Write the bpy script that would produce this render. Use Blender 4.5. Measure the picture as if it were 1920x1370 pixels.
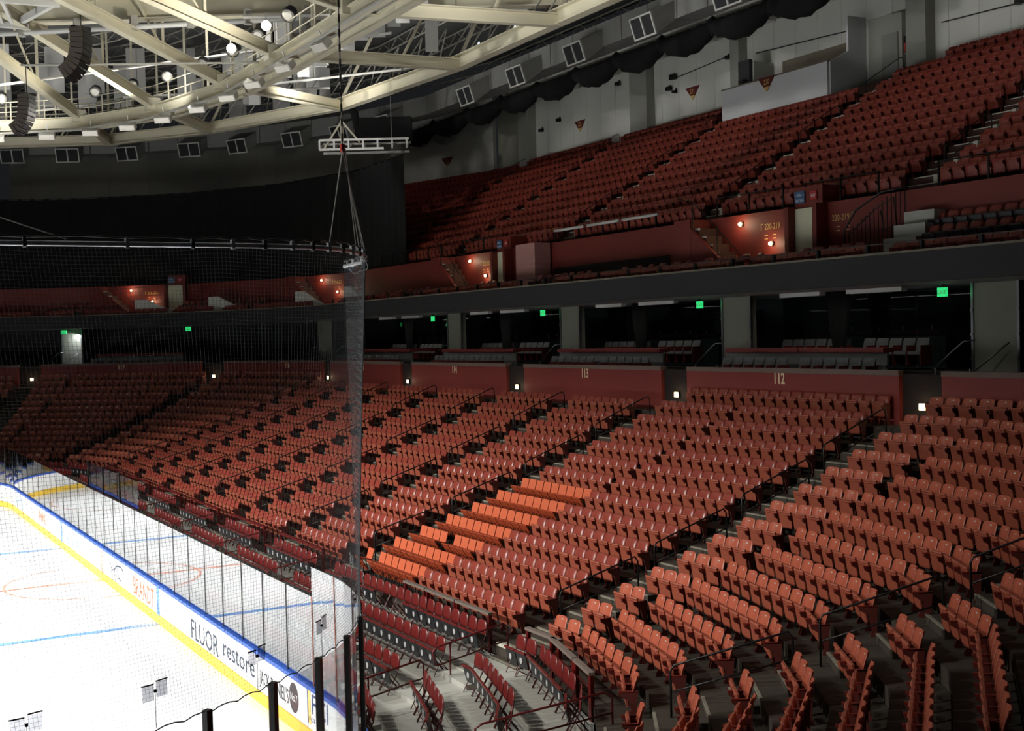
import bpy, math, random
from mathutils import Matrix, Vector
from math import sin, cos, pi, atan2, radians, sqrt, hypot
random.seed(7)
SC = bpy.context.scene
COL = SC.collection
for o in list(bpy.data.objects):
    bpy.data.objects.remove(o)

# ------------------------------------------------------------------ camera
CAM = Vector((4.866, -42.472, 7.6925))
RR = Vector((0.87375930, -0.48568336, -0.02561949))     # right
DD = Vector((-0.03466913, -0.00965563, -0.99935220))    # down
FF = Vector((0.48512136, 0.87408149, -0.02527491))      # forward
FPX = 2367.65
cd = bpy.data.cameras.new('camera'); co = bpy.data.objects.new('camera', cd); COL.objects.link(co)
cd.sensor_width = 36.0; cd.lens = FPX / 1920 * 36.0; cd.clip_start = .1; cd.clip_end = 400
co.matrix_world = Matrix(((RR.x, -DD.x, -FF.x, CAM.x), (RR.y, -DD.y, -FF.y, CAM.y), (RR.z, -DD.z, -FF.z, CAM.z), (0, 0, 0, 1)))
SC.camera = co
SC.view_settings.view_transform = 'Standard'; SC.view_settings.look = 'None'
SC.view_settings.gamma = 1; SC.view_settings.use_curve_mapping = False
SC.view_settings.exposure = 0.0

def project(P):
    v = Vector(P) - CAM
    d = v.dot(FF)
    if d < .2: return None
    return 960 + FPX * v.dot(RR) / d, 685 + FPX * v.dot(DD) / d, d

# ------------------------------------------------------------------ world + house lights
w = bpy.data.worlds.new('hall_air'); SC.world = w; w.use_nodes = True
w.node_tree.nodes['Background'].inputs[0].default_value = (.80, .84, .9, 1)
w.node_tree.nodes['Background'].inputs[1].default_value = .012

def spot(name, loc, tgt, power, size, blend=.4, color=(1, .97, .92), rad=.35):
    l = bpy.data.lights.new(name, 'SPOT'); l.energy = power; l.spot_size = radians(size); l.spot_blend = blend
    l.color = color; l.shadow_soft_size = rad
    o = bpy.data.objects.new(name, l); COL.objects.link(o); o.location = loc
    o.rotation_euler = (Vector(tgt) - Vector(loc)).to_track_quat('-Z', 'Y').to_euler()
    return o
# sports lamps on the two long catwalk sides, aimed across the ice
for sx in (-1, 1):
    for k, y in enumerate((-20, -10, 0, 10, 20)):
        spot('sports_lamp_beam', (sx * 21.5, y, 20.2), (sx * -2.5, y * .9, 0), 40000, 56, .6, rad=.9)
# house lamps hung from the rigging above centre ice, washing the lower stands
for y in (-26, -13, 0, 12, 25):
    spot('house_lamp_beam', (-2, y * .8, 22.3), (17.0, y * .85 - 1, .5), 7000, 50, 1.0, (1, .95, .88), .4)
spot('house_lamp_beam', (0, -13, 22.3), (16.0, -21.5, .3), 9000, 34, 1.0, (1, .95, .88), .3)  # extra beam added to brighten the near-corner risers
# roof lamps that wash the white back wall
for y in (-22, -8, 6, 20):
    spot('roof_lamp_beam', (20, y, 24.0), (44.5, y + 4, 20.0), 2300, 74, .9, (1, .98, .94))
for (x, y, tx, ty) in ((14, 26, 20, 52), (20, 20, 38, 44)):  # two beams added to brighten the far duct and wall
    spot('roof_lamp_beam', (x, y, 21.0), (tx, ty, 21.5), 900, 60, .9, (1, .98, .94))
spot('truss_fill_beam', (20.5, 7, 18.5), (12, 16, 26), 1700, 130, .8, (1, .95, .84))  # added upward fill on the roof steel, eking out the ice bounce
spot('truss_fill_beam', (19.0, 24, 18.5), (14, 22, 26), 1400, 130, .8, (1, .95, .84))

for (x, y) in ((12, 30), (27, -2), (28, 20)):  # further added upward fill for the roof, no fixtures modelled
    spot('truss_fill_beam', (x, y, 19.0), (x + 3, y + 6, 27), 1100, 140, .9, (1, .97, .92))
SC.cycles.caustics_reflective = False; SC.cycles.caustics_refractive = False
# ------------------------------------------------------------------ materials
def lin(c):
    return tuple(((v / 255) / 12.92 if v / 255 <= .04045 else ((v / 255 + .055) / 1.055) ** 2.4) for v in c)
MATS = {}
def mat(name, rgb, rough=.6, metal=0., var=.12, scale=6., bump=0., bscale=40., emit=None, estr=0., spec=.5, coat=0.):
    m = bpy.data.materials.new(name); m.use_nodes = True; nt = m.node_tree; b = nt.nodes['Principled BSDF']
    c = lin(rgb)
    b.inputs['Roughness'].default_value = rough; b.inputs['Metallic'].default_value = metal
    b.inputs['Specular IOR Level'].default_value = spec
    b.inputs['Coat Weight'].default_value = coat
    tc = nt.nodes.new('ShaderNodeTexCoord')
    if var > 0:
        n = nt.nodes.new('ShaderNodeTexNoise'); n.inputs['Scale'].default_value = scale; n.inputs['Detail'].default_value = 4
        nt.links.new(tc.outputs['Object'], n.inputs['Vector'])
        r = nt.nodes.new('ShaderNodeMix'); r.data_type = 'RGBA'
        r.inputs['A'].default_value = (*[v * (1 - var) for v in c], 1); r.inputs['B'].default_value = (*[min(1, v * (1 + var)) for v in c], 1)
        nt.links.new(n.outputs['Fac'], r.inputs['Factor']); nt.links.new(r.outputs['Result'], b.inputs['Base Color'])
    else:
        b.inputs['Base Color'].default_value = (*c, 1)
    if bump:
        n2 = nt.nodes.new('ShaderNodeTexNoise'); n2.inputs['Scale'].default_value = bscale
        nt.links.new(tc.outputs['Object'], n2.inputs['Vector'])
        bp = nt.nodes.new('ShaderNodeBump'); bp.inputs['Strength'].default_value = bump; bp.inputs['Distance'].default_value = .01
        nt.links.new(n2.outputs['Fac'], bp.inputs['Height']); nt.links.new(bp.outputs['Normal'], b.inputs['Normal'])
    if emit:
        b.inputs['Emission Color'].default_value = (*lin(emit), 1); b.inputs['Emission Strength'].default_value = estr
    MATS[name] = m
    return m
def glassmat(name, tint=(.93, .96, .97), k=1.7, rough=.02):
    m = bpy.data.materials.new(name); m.use_nodes = True; nt = m.node_tree; nt.nodes.clear()
    out = nt.nodes.new('ShaderNodeOutputMaterial'); mx = nt.nodes.new('ShaderNodeMixShader')
    tr = nt.nodes.new('ShaderNodeBsdfTransparent'); gl = nt.nodes.new('ShaderNodeBsdfGlossy')
    tr.inputs[0].default_value = (*tint, 1); gl.inputs['Roughness'].default_value = rough
    fr = nt.nodes.new('ShaderNodeFresnel'); ge = nt.nodes.new('ShaderNodeNewGeometry')
    io = nt.nodes.new('ShaderNodeMapRange'); io.inputs['To Min'].default_value = 1.5; io.inputs['To Max'].default_value = 1 / 1.5   # same reflectance seen from inside the pane
    nt.links.new(ge.outputs['Backfacing'], io.inputs['Value']); nt.links.new(io.outputs['Result'], fr.inputs[0])
    ma = nt.nodes.new('ShaderNodeMath'); ma.operation = 'MULTIPLY'; ma.inputs[1].default_value = k; ma.use_clamp = True
    nt.links.new(fr.outputs[0], ma.inputs[0]); nt.links.new(ma.outputs[0], mx.inputs[0])
    nt.links.new(tr.outputs[0], mx.inputs[1]); nt.links.new(gl.outputs[0], mx.inputs[2]); nt.links.new(mx.outputs[0], out.inputs[0])
    MATS[name] = m
    return m
mat('ice', (238, 243, 248), .28, 0, .02, .4, .05, 3)
mat('ice_blue', (120, 165, 225), .3, 0, .1); mat('ice_red', (225, 160, 140), .3, 0, .1)
mat('ice_ad_dark', (160, 172, 185), .3, 0, .2); mat('ice_ad_red', (225, 150, 120), .3, 0, .2)
mat('board_white', (238, 240, 242), .35, 0, .03); mat('kick_yellow', (246, 205, 70), .4, 0, .06)
mat('cap_blue', (45, 92, 190), .4, 0, .08); mat('board_blue', (95, 140, 215), .4, 0, .08); mat('board_red', (225, 165, 140), .4)
mat('ad_slate', (44, 56, 78), .5, 0, .05); mat('ad_orange', (196, 104, 58), .5, 0, .05); mat('ad_black', (50, 50, 54), .5, 0, .05)
mat('ad_navy', (60, 72, 120), .5, 0, .05); mat('ad_yellow', (245, 215, 120), .5, 0, .05); mat('ad_pale', (170, 195, 225), .5, 0, .05)
glassmat('rink_glass', (.97, .98, .985), 1.9)
glassmat('suite_glass', (.55, .6, .62), .8)
mat('black_metal', (22, 22, 23), .4, .2, .1); mat('steel', (150, 152, 155), .3, .9, .08); mat('copper_strip', (150, 85, 60), .5, .3)
mat('net_cord', (74, 78, 82), .7, 0, 0); mat('net_fitting', (60, 60, 62), .6); glassmat('net_flag', (.62, .62, .64), .3, .6); mat('cable_grey', (170, 170, 172), .5)
mat('pipe_tape', (190, 192, 196), .3, .5, .5, 9)
mat('concrete_dark', (56, 49, 40), .8, 0, .22, 1.5, .25, 30); mat('riser_dark', (52, 47, 42), .85, 0, .2, 1.2)
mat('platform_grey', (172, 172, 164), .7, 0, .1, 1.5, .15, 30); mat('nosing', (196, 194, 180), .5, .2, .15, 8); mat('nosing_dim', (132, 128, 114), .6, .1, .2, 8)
mat('seat_pad', (132, 56, 44), .34, 0, .14, 3, .0, 30, spec=.6); mat('seat_pan', (146, 74, 54), .5, 0, .08, 3)
mat('seat_plastic', (166, 84, 62), .42, 0, .07, 3); mat('seat_frame', (112, 36, 28), .4, 0, .1)
mat('seat_dark', (88, 31, 24), .6, 0, .1)
mat('number_plate', (205, 200, 188), .35, .4, .1)
mat('orange_shell', (184, 90, 58), .45, 0, .06, 3); mat('orange_under', (150, 62, 34), .5, 0, .06, 3)
mat('chair_red', (98, 29, 27), .35, 0, .1, 4); mat('chair_black', (32, 33, 36), .45, 0, .1); mat('chair_leg', (66, 24, 24), .4, .2, .1)
mat('chair_disc', (190, 190, 190), .4, .3, .1)
mat('rail_red', (92, 22, 22), .35, .1, .1); mat('rail_brown', (112, 100, 92), .6, 0, .15)
mat('wall_red', (126, 46, 40), .62, 0, .10, 1.2, .08, 60); mat('wall_cap', (112, 92, 84), .65, 0, .12, 4)
mat('wall_dark', (24, 12, 11), .8, 0, .2); mat('cream_text', (238, 214, 172), .5, 0, 0)  # wall_dark also puts the shade of the wall gaps into colour
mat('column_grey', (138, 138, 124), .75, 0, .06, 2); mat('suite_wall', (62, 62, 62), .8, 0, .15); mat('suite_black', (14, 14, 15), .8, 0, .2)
mat('suite_seat', (92, 95, 96), .7, 0, .08, 6); mat('suite_red', (120, 44, 40), .6, 0, .1); mat('counter_panel', (122, 124, 124), .7, 0, .06)
mat('fascia', (42, 43, 45), .75, 0, .06, 2, .05, 80); mat('soffit', (150, 150, 146), .7, 0, .06); mat('trim_edge', (120, 112, 96), .6)
mat('wall_white', (205, 205, 197), .75, 0, .05, .8, .05, 20); mat('booth_white', (206, 208, 208), .7, 0, .03, 1)
mat('pilaster', (150, 150, 142), .8, 0, .06); mat('upper_red', (112, 36, 26), .6, 0, .12, 1.2)
mat('upper_seat', (132, 52, 38), .5, 0, .1, 3); mat('upper_tread', (74, 48, 42), .85, 0, .2, 1.5)
mat('drape', (4, 4, 5), .95, 0, .2, 2); mat('drape_soft', (12, 12, 13), .95, 0, .3, 3)
mat('truss_cream', (212, 206, 182), .55, 0, .06, 1); mat('truss_grey', (170, 168, 158), .6, 0, .08, 1)
mat('baffle', (196, 196, 192), .8, 0, .05, 1); mat('roof', (120, 122, 122), .9, 0, .15, .5); mat('duct', (150, 150, 146), .5, .3, .08, 2)
mat('lamp_body', (215, 214, 208), .5, 0, .05); mat('lamp_black', (14, 14, 15), .5); mat('speaker', (62, 55, 48), .6, 0, .2, 5)
mat('lamp_hot', (255, 255, 255), .5, 0, 0, emit=(255, 246, 225), estr=60)
mat('lamp_warm', (255, 255, 255), .5, 0, 0, emit=(255, 220, 160), estr=7)
mat('exit_green', (40, 220, 120), .5, 0, 0, emit=(50, 235, 130), estr=.75)
mat('tube_white', (255, 255, 255), .5, 0, 0, emit=(235, 240, 255), estr=.9)
mat('sign_maroon', (92, 26, 22), .6, 0, .08); mat('sign_gold', (206, 172, 104), .6, 0, .06); mat('sign_blue', (52, 92, 132), .6); mat('sign_pale', (215, 222, 230), .6)
mat('sign_red', (170, 40, 28), .6); mat('door_cream', (214, 214, 184), .7, 0, .04)
mat('pink_block', (178, 128, 122), .7, 0, .06); mat('chain', (140, 138, 132), .4, .7, .1)
mat('cabinet', (128, 128, 124), .5); mat('extinguisher', (150, 30, 26), .4)

# ------------------------------------------------------------------ mesh helpers
class MB:
    def __init__(s): s.v = []; s.f = []; s.mi = []; s.m = 0
    def add(s, vs, fs):
        b = len(s.v); s.v += [tuple(v) for v in vs]
        for f in fs: s.f.append(tuple(i + b for i in f)); s.mi.append(s.m)
    def hexa(s, b4, t4):
        s.add(list(b4) + list(t4), [(3, 2, 1, 0), (4, 5, 6, 7), (0, 1, 5, 4), (1, 2, 6, 5), (2, 3, 7, 6), (3, 0, 4, 7)])
    def box(s, x0, x1, y0, y1, z0, z1):
        s.hexa([(x0, y0, z0), (x1, y0, z0), (x1, y1, z0), (x0, y1, z0)], [(x0, y0, z1), (x1, y0, z1), (x1, y1, z1), (x0, y1, z1)])
    def bar(s, p, q, w, h, up=(0, 0, 1)):
        p = Vector(p); q = Vector(q); d = (q - p).normalized(); u = Vector(up)
        sd = d.cross(u)
        if sd.length < 1e-4: sd = d.cross(Vector((1, 0, 0)))
        sd = sd.normalized() * (w / 2); u = sd.cross(d).normalized() * (h / 2)
        s.hexa([p - sd - u, p + sd - u, q + sd - u, q - sd - u], [p - sd + u, p + sd + u, q + sd + u, q - sd + u])
    def prism(s, poly, axis, a, b):
        # poly: list of 2D; axis 'x': coords (y,z); 'y': (x,z); 'z': (x,y)
        def P(c, t): return {'x': (t, c[0], c[1]), 'y': (c[0], t, c[1]), 'z': (c[0], c[1], t)}[axis]
        n = len(poly)
        s.add([P(c, a) for c in poly] + [P(c, b) for c in poly], [tuple(range(n - 1, -1, -1)), tuple(range(n, 2 * n))] + [(i, (i + 1) % n, n + (i + 1) % n, n + i) for i in range(n)])
    def tube(s, pts, r, n=6, closed=False):
        pts = [Vector(p) for p in pts]; N = len(pts); rings = []
        ref = None
        for i, p in enumerate(pts):
            a = pts[i - 1] if (i > 0 or closed) else p; b = pts[(i + 1) % N] if (i < N - 1 or closed) else p
            d = (b - a).normalized()
            if ref is None:
                ref = Vector((0, 0, 1)) if abs(d.z) < .9 else Vector((1, 0, 0))
            u = (ref - d * ref.dot(d))
            if u.length < 1e-5: u = Vector((1, 0, 0)) - d * d.x
            u.normalize(); ref = u; v = d.cross(u)
            rr = r[i] if isinstance(r, (list, tuple)) else r
            rings.append([p + u * (rr * cos(2 * pi * k / n)) + v * (rr * sin(2 * pi * k / n)) for k in range(n)])
        vs = [q for ring in rings for q in ring]; fs = []
        for i in range(N - 1 if not closed else N):
            j = (i + 1) % N
            for k in range(n): fs.append((i * n + k, i * n + (k + 1) % n, j * n + (k + 1) % n, j * n + k))
        if not closed:
            fs.append(tuple(range(n - 1, -1, -1))); fs.append(tuple((N - 1) * n + k for k in range(n)))
        s.add(vs, fs)
    def lathe(s, prof, c, axis=(0, 0, 1), n=12):
        ax = Vector(axis).normalized(); c = Vector(c)
        u = ax.cross(Vector((1, 0, 0)));
        if u.length < .1: u = ax.cross(Vector((0, 1, 0)))
        u.normalize(); v = ax.cross(u); vs = []; fs = []
        for (r, h) in prof:
            for k in range(n): vs.append(c + ax * h + u * (r * cos(2 * pi * k / n)) + v * (r * sin(2 * pi * k / n)))
        for i in range(len(prof) - 1):
            for k in range(n): fs.append((i * n + k, i * n + (k + 1) % n, (i + 1) * n + (k + 1) % n, (i + 1) * n + k))
        fs.append(tuple(range(n - 1, -1, -1))); fs.append(tuple((len(prof) - 1) * n + k for k in range(n)))
        s.add(vs, fs)
    def mesh(s, name, mats, smooth=False):
        me = bpy.data.meshes.new(name); me.from_pydata(s.v, [], s.f); me.update()
        for m in (mats if isinstance(mats, (list, tuple)) else [mats]): me.materials.append(MATS[m])
        if any(s.mi): me.polygons.foreach_set('material_index', s.mi)
        if smooth: me.polygons.foreach_set('use_smooth', [True] * len(s.f))
        return me
    def build(s, name, mats, parent=None, smooth=False):
        return link(name, s.mesh(name, mats, smooth), parent)
def link(name, me, parent=None):
    o = bpy.data.objects.new(name, me); COL.objects.link(o)
    if parent is not None: o.parent = parent
    return o
def tag(o, label=None, cat=None, group=None, kind=None):
    if label: o['label'] = label
    if cat: o['category'] = cat
    if group: o['group'] = group
    if kind: o['kind'] = kind
    return o
def empty(name, loc=(0, 0, 0), rz=0., label=None, cat=None, group=None, kind=None):
    o = bpy.data.objects.new(name, None); COL.objects.link(o); o.location = loc; o.rotation_euler = (0, 0, rz); o.empty_display_size = .2
    return tag(o, label, cat, group, kind)
def copy_tree(o, parent=None):
    c = o.copy(); COL.objects.link(c); c.parent = parent
    for ch in o.children: copy_tree(ch, c)
    return c
def textmesh(body, size, mats, name, M, parent=None, ext=.004, align='CENTER', sx=1., bold=.0):
    cu = bpy.data.curves.new('t', 'FONT'); cu.body = body; cu.size = size; cu.align_x = align; cu.extrude = ext
    cu.resolution_u = 2; cu.offset = size * bold
    ob = bpy.data.objects.new('t', cu)
    me = bpy.data.meshes.new_from_object(ob); bpy.data.objects.remove(ob)
    me.name = name; me.materials.clear(); me.materials.append(MATS[mats])
    S = Matrix.Diagonal((sx, 1, 1, 1))
    me.transform(M @ S)
    return link(name, me, parent)
def basis(X, Y, o):
    X = Vector(X).normalized(); Y = Vector(Y).normalized(); Z = X.cross(Y)
    return Matrix(((X.x, Y.x, Z.x, o[0]), (X.y, Y.y, Z.y, o[1]), (X.z, Y.z, Z.z, o[2]), (0, 0, 0, 1)))
ORD = ['front', 'second', 'third', 'fourth', 'fifth', 'sixth', 'seventh', 'eighth', 'ninth', 'tenth', 'eleventh', 'twelfth', 'thirteenth', 'fourteenth']

# ------------------------------------------------------------------ bowl geometry: faceted rings round the ice
YC = 4.46                      # middle of the seating bowl
CX = 7.1; CYF = 26.82; CYN = -17.90
PHI = [90, 80, 64, 48, 32, 16, 0]
def facets():
    L = []
    for ph in PHI: a = radians(ph); L.append((cos(a), sin(a), CYF, 'far%d' % ph))
    for ph in PHI[::-1][1:]: a = radians(ph); L.append((cos(a), -sin(a), CYN, 'near%d' % ph))
    return L
FAC = facets()                 # index 6 is the straight side
def ringpts(r):
    """corner points of the ring at radius r (r = x - CX on the straight side), from far end to near end"""
    ln = []
    for (nx, ny, cy, nm) in FAC:
        ln.append((nx, ny, nx * CX + ny * cy + r))
    pts = [(-14.0, CYF + r)]
    for i in range(len(ln) - 1):
        a, b = ln[i], ln[i + 1]
        det = a[0] * b[1] - a[1] * b[0]
        pts.append(((a[2] * b[1] - a[1] * b[2]) / det, (a[0] * b[2] - a[2] * b[0]) / det))
    pts.append((-14.0, CYN - r))
    return pts
def fpoint(i, r, s):
    """point on facet i at radius r; s = distance along the tangent (towards the near end) from the foot of the facet centre"""
    nx, ny, cy, nm = FAC[i]; tx, ty = ny, -nx
    return (CX + nx * r + tx * s, cy + ny * r + ty * s)
def frange(i, r):
    p = ringpts(r); nx, ny, cy, nm = FAC[i]; tx, ty = ny, -nx
    f = lambda q: (q[0] - CX) * tx + (q[1] - cy) * ty
    return f(p[i]), f(p[i + 1])
def seg(i): return FAC[i]
def strip(mb, r0, r1, z0, z1, i0, i1, ends=None):
    """solid curved slab between radii r0<r1 and heights z0<z1 over facets i0..i1"""
    a = ringpts(r0); b = ringpts(r1)
    A = [list(q) for q in a[i0:i1 + 2]]; B = [list(q) for q in b[i0:i1 + 2]]
    n = len(A); vs = []
    for k in range(n): vs += [(A[k][0], A[k][1], z0), (B[k][0], B[k][1], z0), (B[k][0], B[k][1], z1), (A[k][0], A[k][1], z1)]
    fs = []
    for k in range(n - 1):
        o = 4 * k; q = o + 4
        for e in range(4): fs.append((o + e, o + (e + 1) % 4, q + (e + 1) % 4, q + e))
    fs.append((0, 3, 2, 1)); fs.append((4 * n - 4, 4 * n - 3, 4 * n - 2, 4 * n - 1))
    mb.add(vs, fs)
def chunk(mb, i, r0, r1, s0, s1, z0, z1):
    """block on facet i"""
    c = [fpoint(i, r0, s0), fpoint(i, r0, s1), fpoint(i, r1, s1), fpoint(i, r1, s0)]
    mb.hexa([(x, y, z0) for x, y in c], [(x, y, z1) for x, y in c])
def sy(y): return CYF - y      # y on the straight side -> tangent coordinate of facet 6
S6 = 6
assert FAC[6][3] == 'far0'
# ------------------------------------------------------------------ arena floor, ice
RX, RY, RC = 12.95, 29.15, 8.53
def rink(off=0., step=8):
    """closed outline of the rink (counter-clockwise), offset outward"""
    P = []
    for (cx, cy, a0) in ((RX - RC, RY - RC, 0), (-RX + RC, RY - RC, 90), (-RX + RC, -RY + RC, 180), (RX - RC, -RY + RC, 270)):
        for k in range(step + 1):
            a = radians(a0 + 90 * k / step); P.append((cx + (RC + off) * cos(a), cy + (RC + off) * sin(a)))
    return P
m = MB(); m.box(-30, 60, -60, 75, -.5, -.06); tag(m.build('floor', 'concrete_dark'), kind='structure')
m = MB(); P = rink(.02, 12); m.add([(x, y, 0) for x, y in P] + [(x, y, -.05) for x, y in P], [tuple(range(len(P)))] + [(i, len(P) + i, len(P) + (i + 1) % len(P), (i + 1) % len(P)) for i in range(len(P))])
ice = tag(m.build('ice_sheet', 'ice'), 'white ice sheet of the hockey rink with painted lines', 'ice')
def icebar(x0, x1, y0, y1, mt, nm):
    b = MB(); b.box(x0, x1, y0, y1, .001, .004); return b.build(nm, mt, ice)
icebar(-RX, RX, -7.77, -7.47, 'ice_blue', 'blue_line'); icebar(-RX, RX, 7.47, 7.77, 'ice_blue', 'blue_line')
icebar(-RX, RX, -.10, .10, 'ice_red', 'centre_line')
def icearc(cx, cy, r, a0, a1, wd, mt, nm, n=48):
    b = MB(); vs = []; fs = []
    for k in range(n + 1):
        a = radians(a0 + (a1 - a0) * k / n); vs += [(cx + (r - wd) * cos(a), cy + (r - wd) * sin(a), .003), (cx + r * cos(a), cy + r * sin(a), .003)]
    for k in range(n): fs.append((2 * k, 2 * k + 1, 2 * k + 3, 2 * k + 2))
    b.add(vs, fs); return b.build(nm, mt, ice)
icearc(RX, 0, 3.05, 90, 270, .08, 'ice_red', 'referee_crease'); icearc(0, 0, 4.57, 0, 360, .08, 'ice_blue', 'centre_circle', 64)
icearc(6.7, -21.3, 4.57, 0, 360, .08, 'ice_red', 'faceoff_circle', 64); icearc(6.7, 21.3, 4.57, 0, 360, .08, 'ice_red', 'faceoff_circle', 64)
icebar(-RX + 1, RX - 1, -27.2, -27.1, 'ice_red', 'goal_line')
# faded sponsor print in the ice (a slanting grey block and a rust block)
b = MB(); b.add([(5.55, -17.6, .004), (6.1, -17.6, .004), (5.95, -13.5, .004), (5.2, -13.5, .004)], [(0, 1, 2, 3)]); b.build('ice_print', 'ice_ad_dark', ice)
b = MB(); b.add([(4.2, -18.6, .004), (5.15, -18.6, .004), (5.0, -15.4, .004), (4.2, -15.4, .004)], [(0, 1, 2, 3)]); b.build('ice_print', 'ice_ad_red', ice)

# ------------------------------------------------------------------ dasher boards and glass
boards = empty('dasher_boards', (0, 0, 0), 0, 'white hockey dasher boards with yellow kick plate, blue cap and clear glass', 'boards')
def outline(off, y0, y1):
    """right-hand half of the rink outline, from y0 to y1 along the side and corners: list of points with spacing"""
    pts = []
    return pts
def path_point(t):
    """t = arc length along the right half measured from the middle of the side (y=0), positive to the far end"""
    sgn = 1 if t >= 0 else -1; t = abs(t); st = RY - RC; arc = RC * pi / 2
    if t <= st: return (RX, sgn * t), (1, 0)
    if t <= st + arc:
        a = (t - st) / RC; return (RX - RC + RC * cos(a), sgn * (st + RC * sin(a))), (cos(a), sgn * sin(a))
    d = t - st - arc; return (RX - RC - d, sgn * RY), (0, sgn)
def wallpiece(mb, t0, t1, o0, o1, z0, z1, n=1):
    for k in range(n):
        a = t0 + (t1 - t0) * k / n; c = t0 + (t1 - t0) * (k + 1) / n
        (p, np_), (q, nq) = path_point(a), path_point(c)
        B = [(p[0] + np_[0] * o0, p[1] + np_[1] * o0), (q[0] + nq[0] * o0, q[1] + nq[1] * o0), (q[0] + nq[0] * o1, q[1] + nq[1] * o1), (p[0] + np_[0] * o1, p[1] + np_[1] * o1)]
        mb.hexa([(x, y, z0) for x, y in B], [(x, y, z1) for x, y in B])
ST = RY - RC; TT = ST + RC * pi / 2 + 12
PW = 2.44; n0 = int(TT // PW)
T = [k * PW for k in range(-n0, n0 + 1)]
for a, c in zip(T[:-1], T[1:]):
    mid = (a + c) / 2; cur = 1 if abs(mid) < ST - 1.3 else 3
    p, _ = path_point(mid)
    if p[0] < -6: continue
    b = MB(); wallpiece(b, a + .006, c - .006, 0, .10, .26, 1.02, cur); b.build('board_panel', 'board_white', boards)
    b = MB(); wallpiece(b, a + .004, c - .004, -.015, .10, .0, .25, cur); b.build('kick_plate', 'kick_yellow', boards)
    b = MB(); wallpiece(b, a, c, -.03, .16, 1.02, 1.10, cur); b.build('cap_rail', 'cap_blue', boards)
for y, w_, mt in ((-7.62, .30, 'board_blue'), (7.62, .30, 'board_blue'), (0, .22, 'board_red')):
    b = MB(); b.box(RX - .008, RX + .02, y - w_ / 2, y + w_ / 2, .02, 1.02); b.build('line_stripe', mt, boards)
def glass_h(t):
    if -ST + .8 < t < 27.5: return 2.81
    return 3.38
t = -ST - RC * pi / 2 - 8.0; gk = 0
GW = 1.50; t = -ST + .85
gl = []
while t > -(ST + RC * pi / 2 + 7): gl.append((t - 1.22, t)); t -= 1.22
t = -ST + .85
while t < ST + 9: gl.append((t, t + GW)); t += GW
for (a, c) in gl:
    mid = (a + c) / 2
    if -2.9 < mid < 1.6 and False: continue
    h = glass_h(mid)
    b = MB(); wallpiece(b, a + .012, c - .012, .045, .058, 1.10, h, 1 if abs(mid) < ST - 1 else 2); b.build('pane', 'rink_glass', boards)
    (p, n_) = path_point(a)
    near_end = a < -ST - 3.4
    b = MB()
    top = 3.44 if near_end else h
    wd = .045 if near_end else .016
    u = Vector((n_[0], n_[1], 0)); v = Vector((-n_[1], n_[0], 0)); c0 = Vector((p[0], p[1], 0)) + u * .052
    q = [c0 + u * (sx * wd * .9) + v * (s2 * wd) for sx, s2 in ((-1, -1), (1, -1), (1, 1), (-1, 1))]
    b.hexa([(x.x, x.y, 1.08) for x in q], [(x.x, x.y, top) for x in q])
    b.build('stanchion', 'black_metal' if not (-ST - 1.5 < a < -ST + 1.5) else 'copper_strip', boards)
# player-bench glass set back behind the far part of the boards
bench = empty('bench_shield', (14.6, 6.0, 0), 0, 'clear glass screens set back behind the far boards', 'glass screen')
for k in range(3):
    b = MB(); b.box(0, .012, -4 + k * 3.0, -1.1 + k * 3.0, 1.1, 2.9); b.build('pane', 'rink_glass', bench)
    b = MB(); b.box(-.03, .04, -1.08 + k * 3.0, -1.02 + k * 3.0, 0, 2.95); b.build('post', 'black_metal', bench)
# board advertising
def bt(txt, ya, yb, z, size, mt, sx=1.):
    """flat print on the side boards, centred between y=ya and y=yb"""
    o = textmesh(txt, size, mt, 'board_print', Matrix(), boards, .002)
    me = o.data; xs = [v.co.x for v in me.vertices]; wd = max(xs) - min(xs); cxm = (max(xs) + min(xs)) / 2
    k = abs(yb - ya) / wd
    M = basis((0, -1, 0), (0, 0, 1), (RX - .004, (ya + yb) / 2, z)) @ Matrix.Diagonal((k, 1, 1, 1)) @ Matrix.Translation((-cxm, 0, 0))
    me.transform(M)
bt('FLUOR', -11.05, -13.45, .31, .70, 'ad_slate'); bt('restore', -13.85, -16.2, .45, .62, 'ad_slate')
bt('BRANDT', -4.6, -7.15, .34, .74, 'ad_orange'); bt("JACK DANIEL'S", -16.55, -18.4, .44, .42, 'ad_black')
bt('FCI', -19.75, -20.62, .58, .56, 'ad_navy'); bt('FCI \u2022 Homes', -19.6, -20.7, .42, .12, 'ad_navy')
b = MB(); b.prism([(-18.72 + .27 * cos(k * pi / 12), .64 + .30 * sin(k * pi / 12)) for k in range(24)], 'x', RX - .005, RX); b.build('board_seal', 'ad_black', boards)
bt('No.7', -18.52, -18.92, .57, .22, 'board_white')
b = MB(); b.box(RX - .006, RX, -19.68, -19.56, .36, 1.0); b.build('board_flash', 'ad_yellow', boards)
b = MB(); b.box(RX - .006, RX, -19.56, -19.5, .36, 1.0); b.build('board_flash', 'ad_navy', boards)
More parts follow.
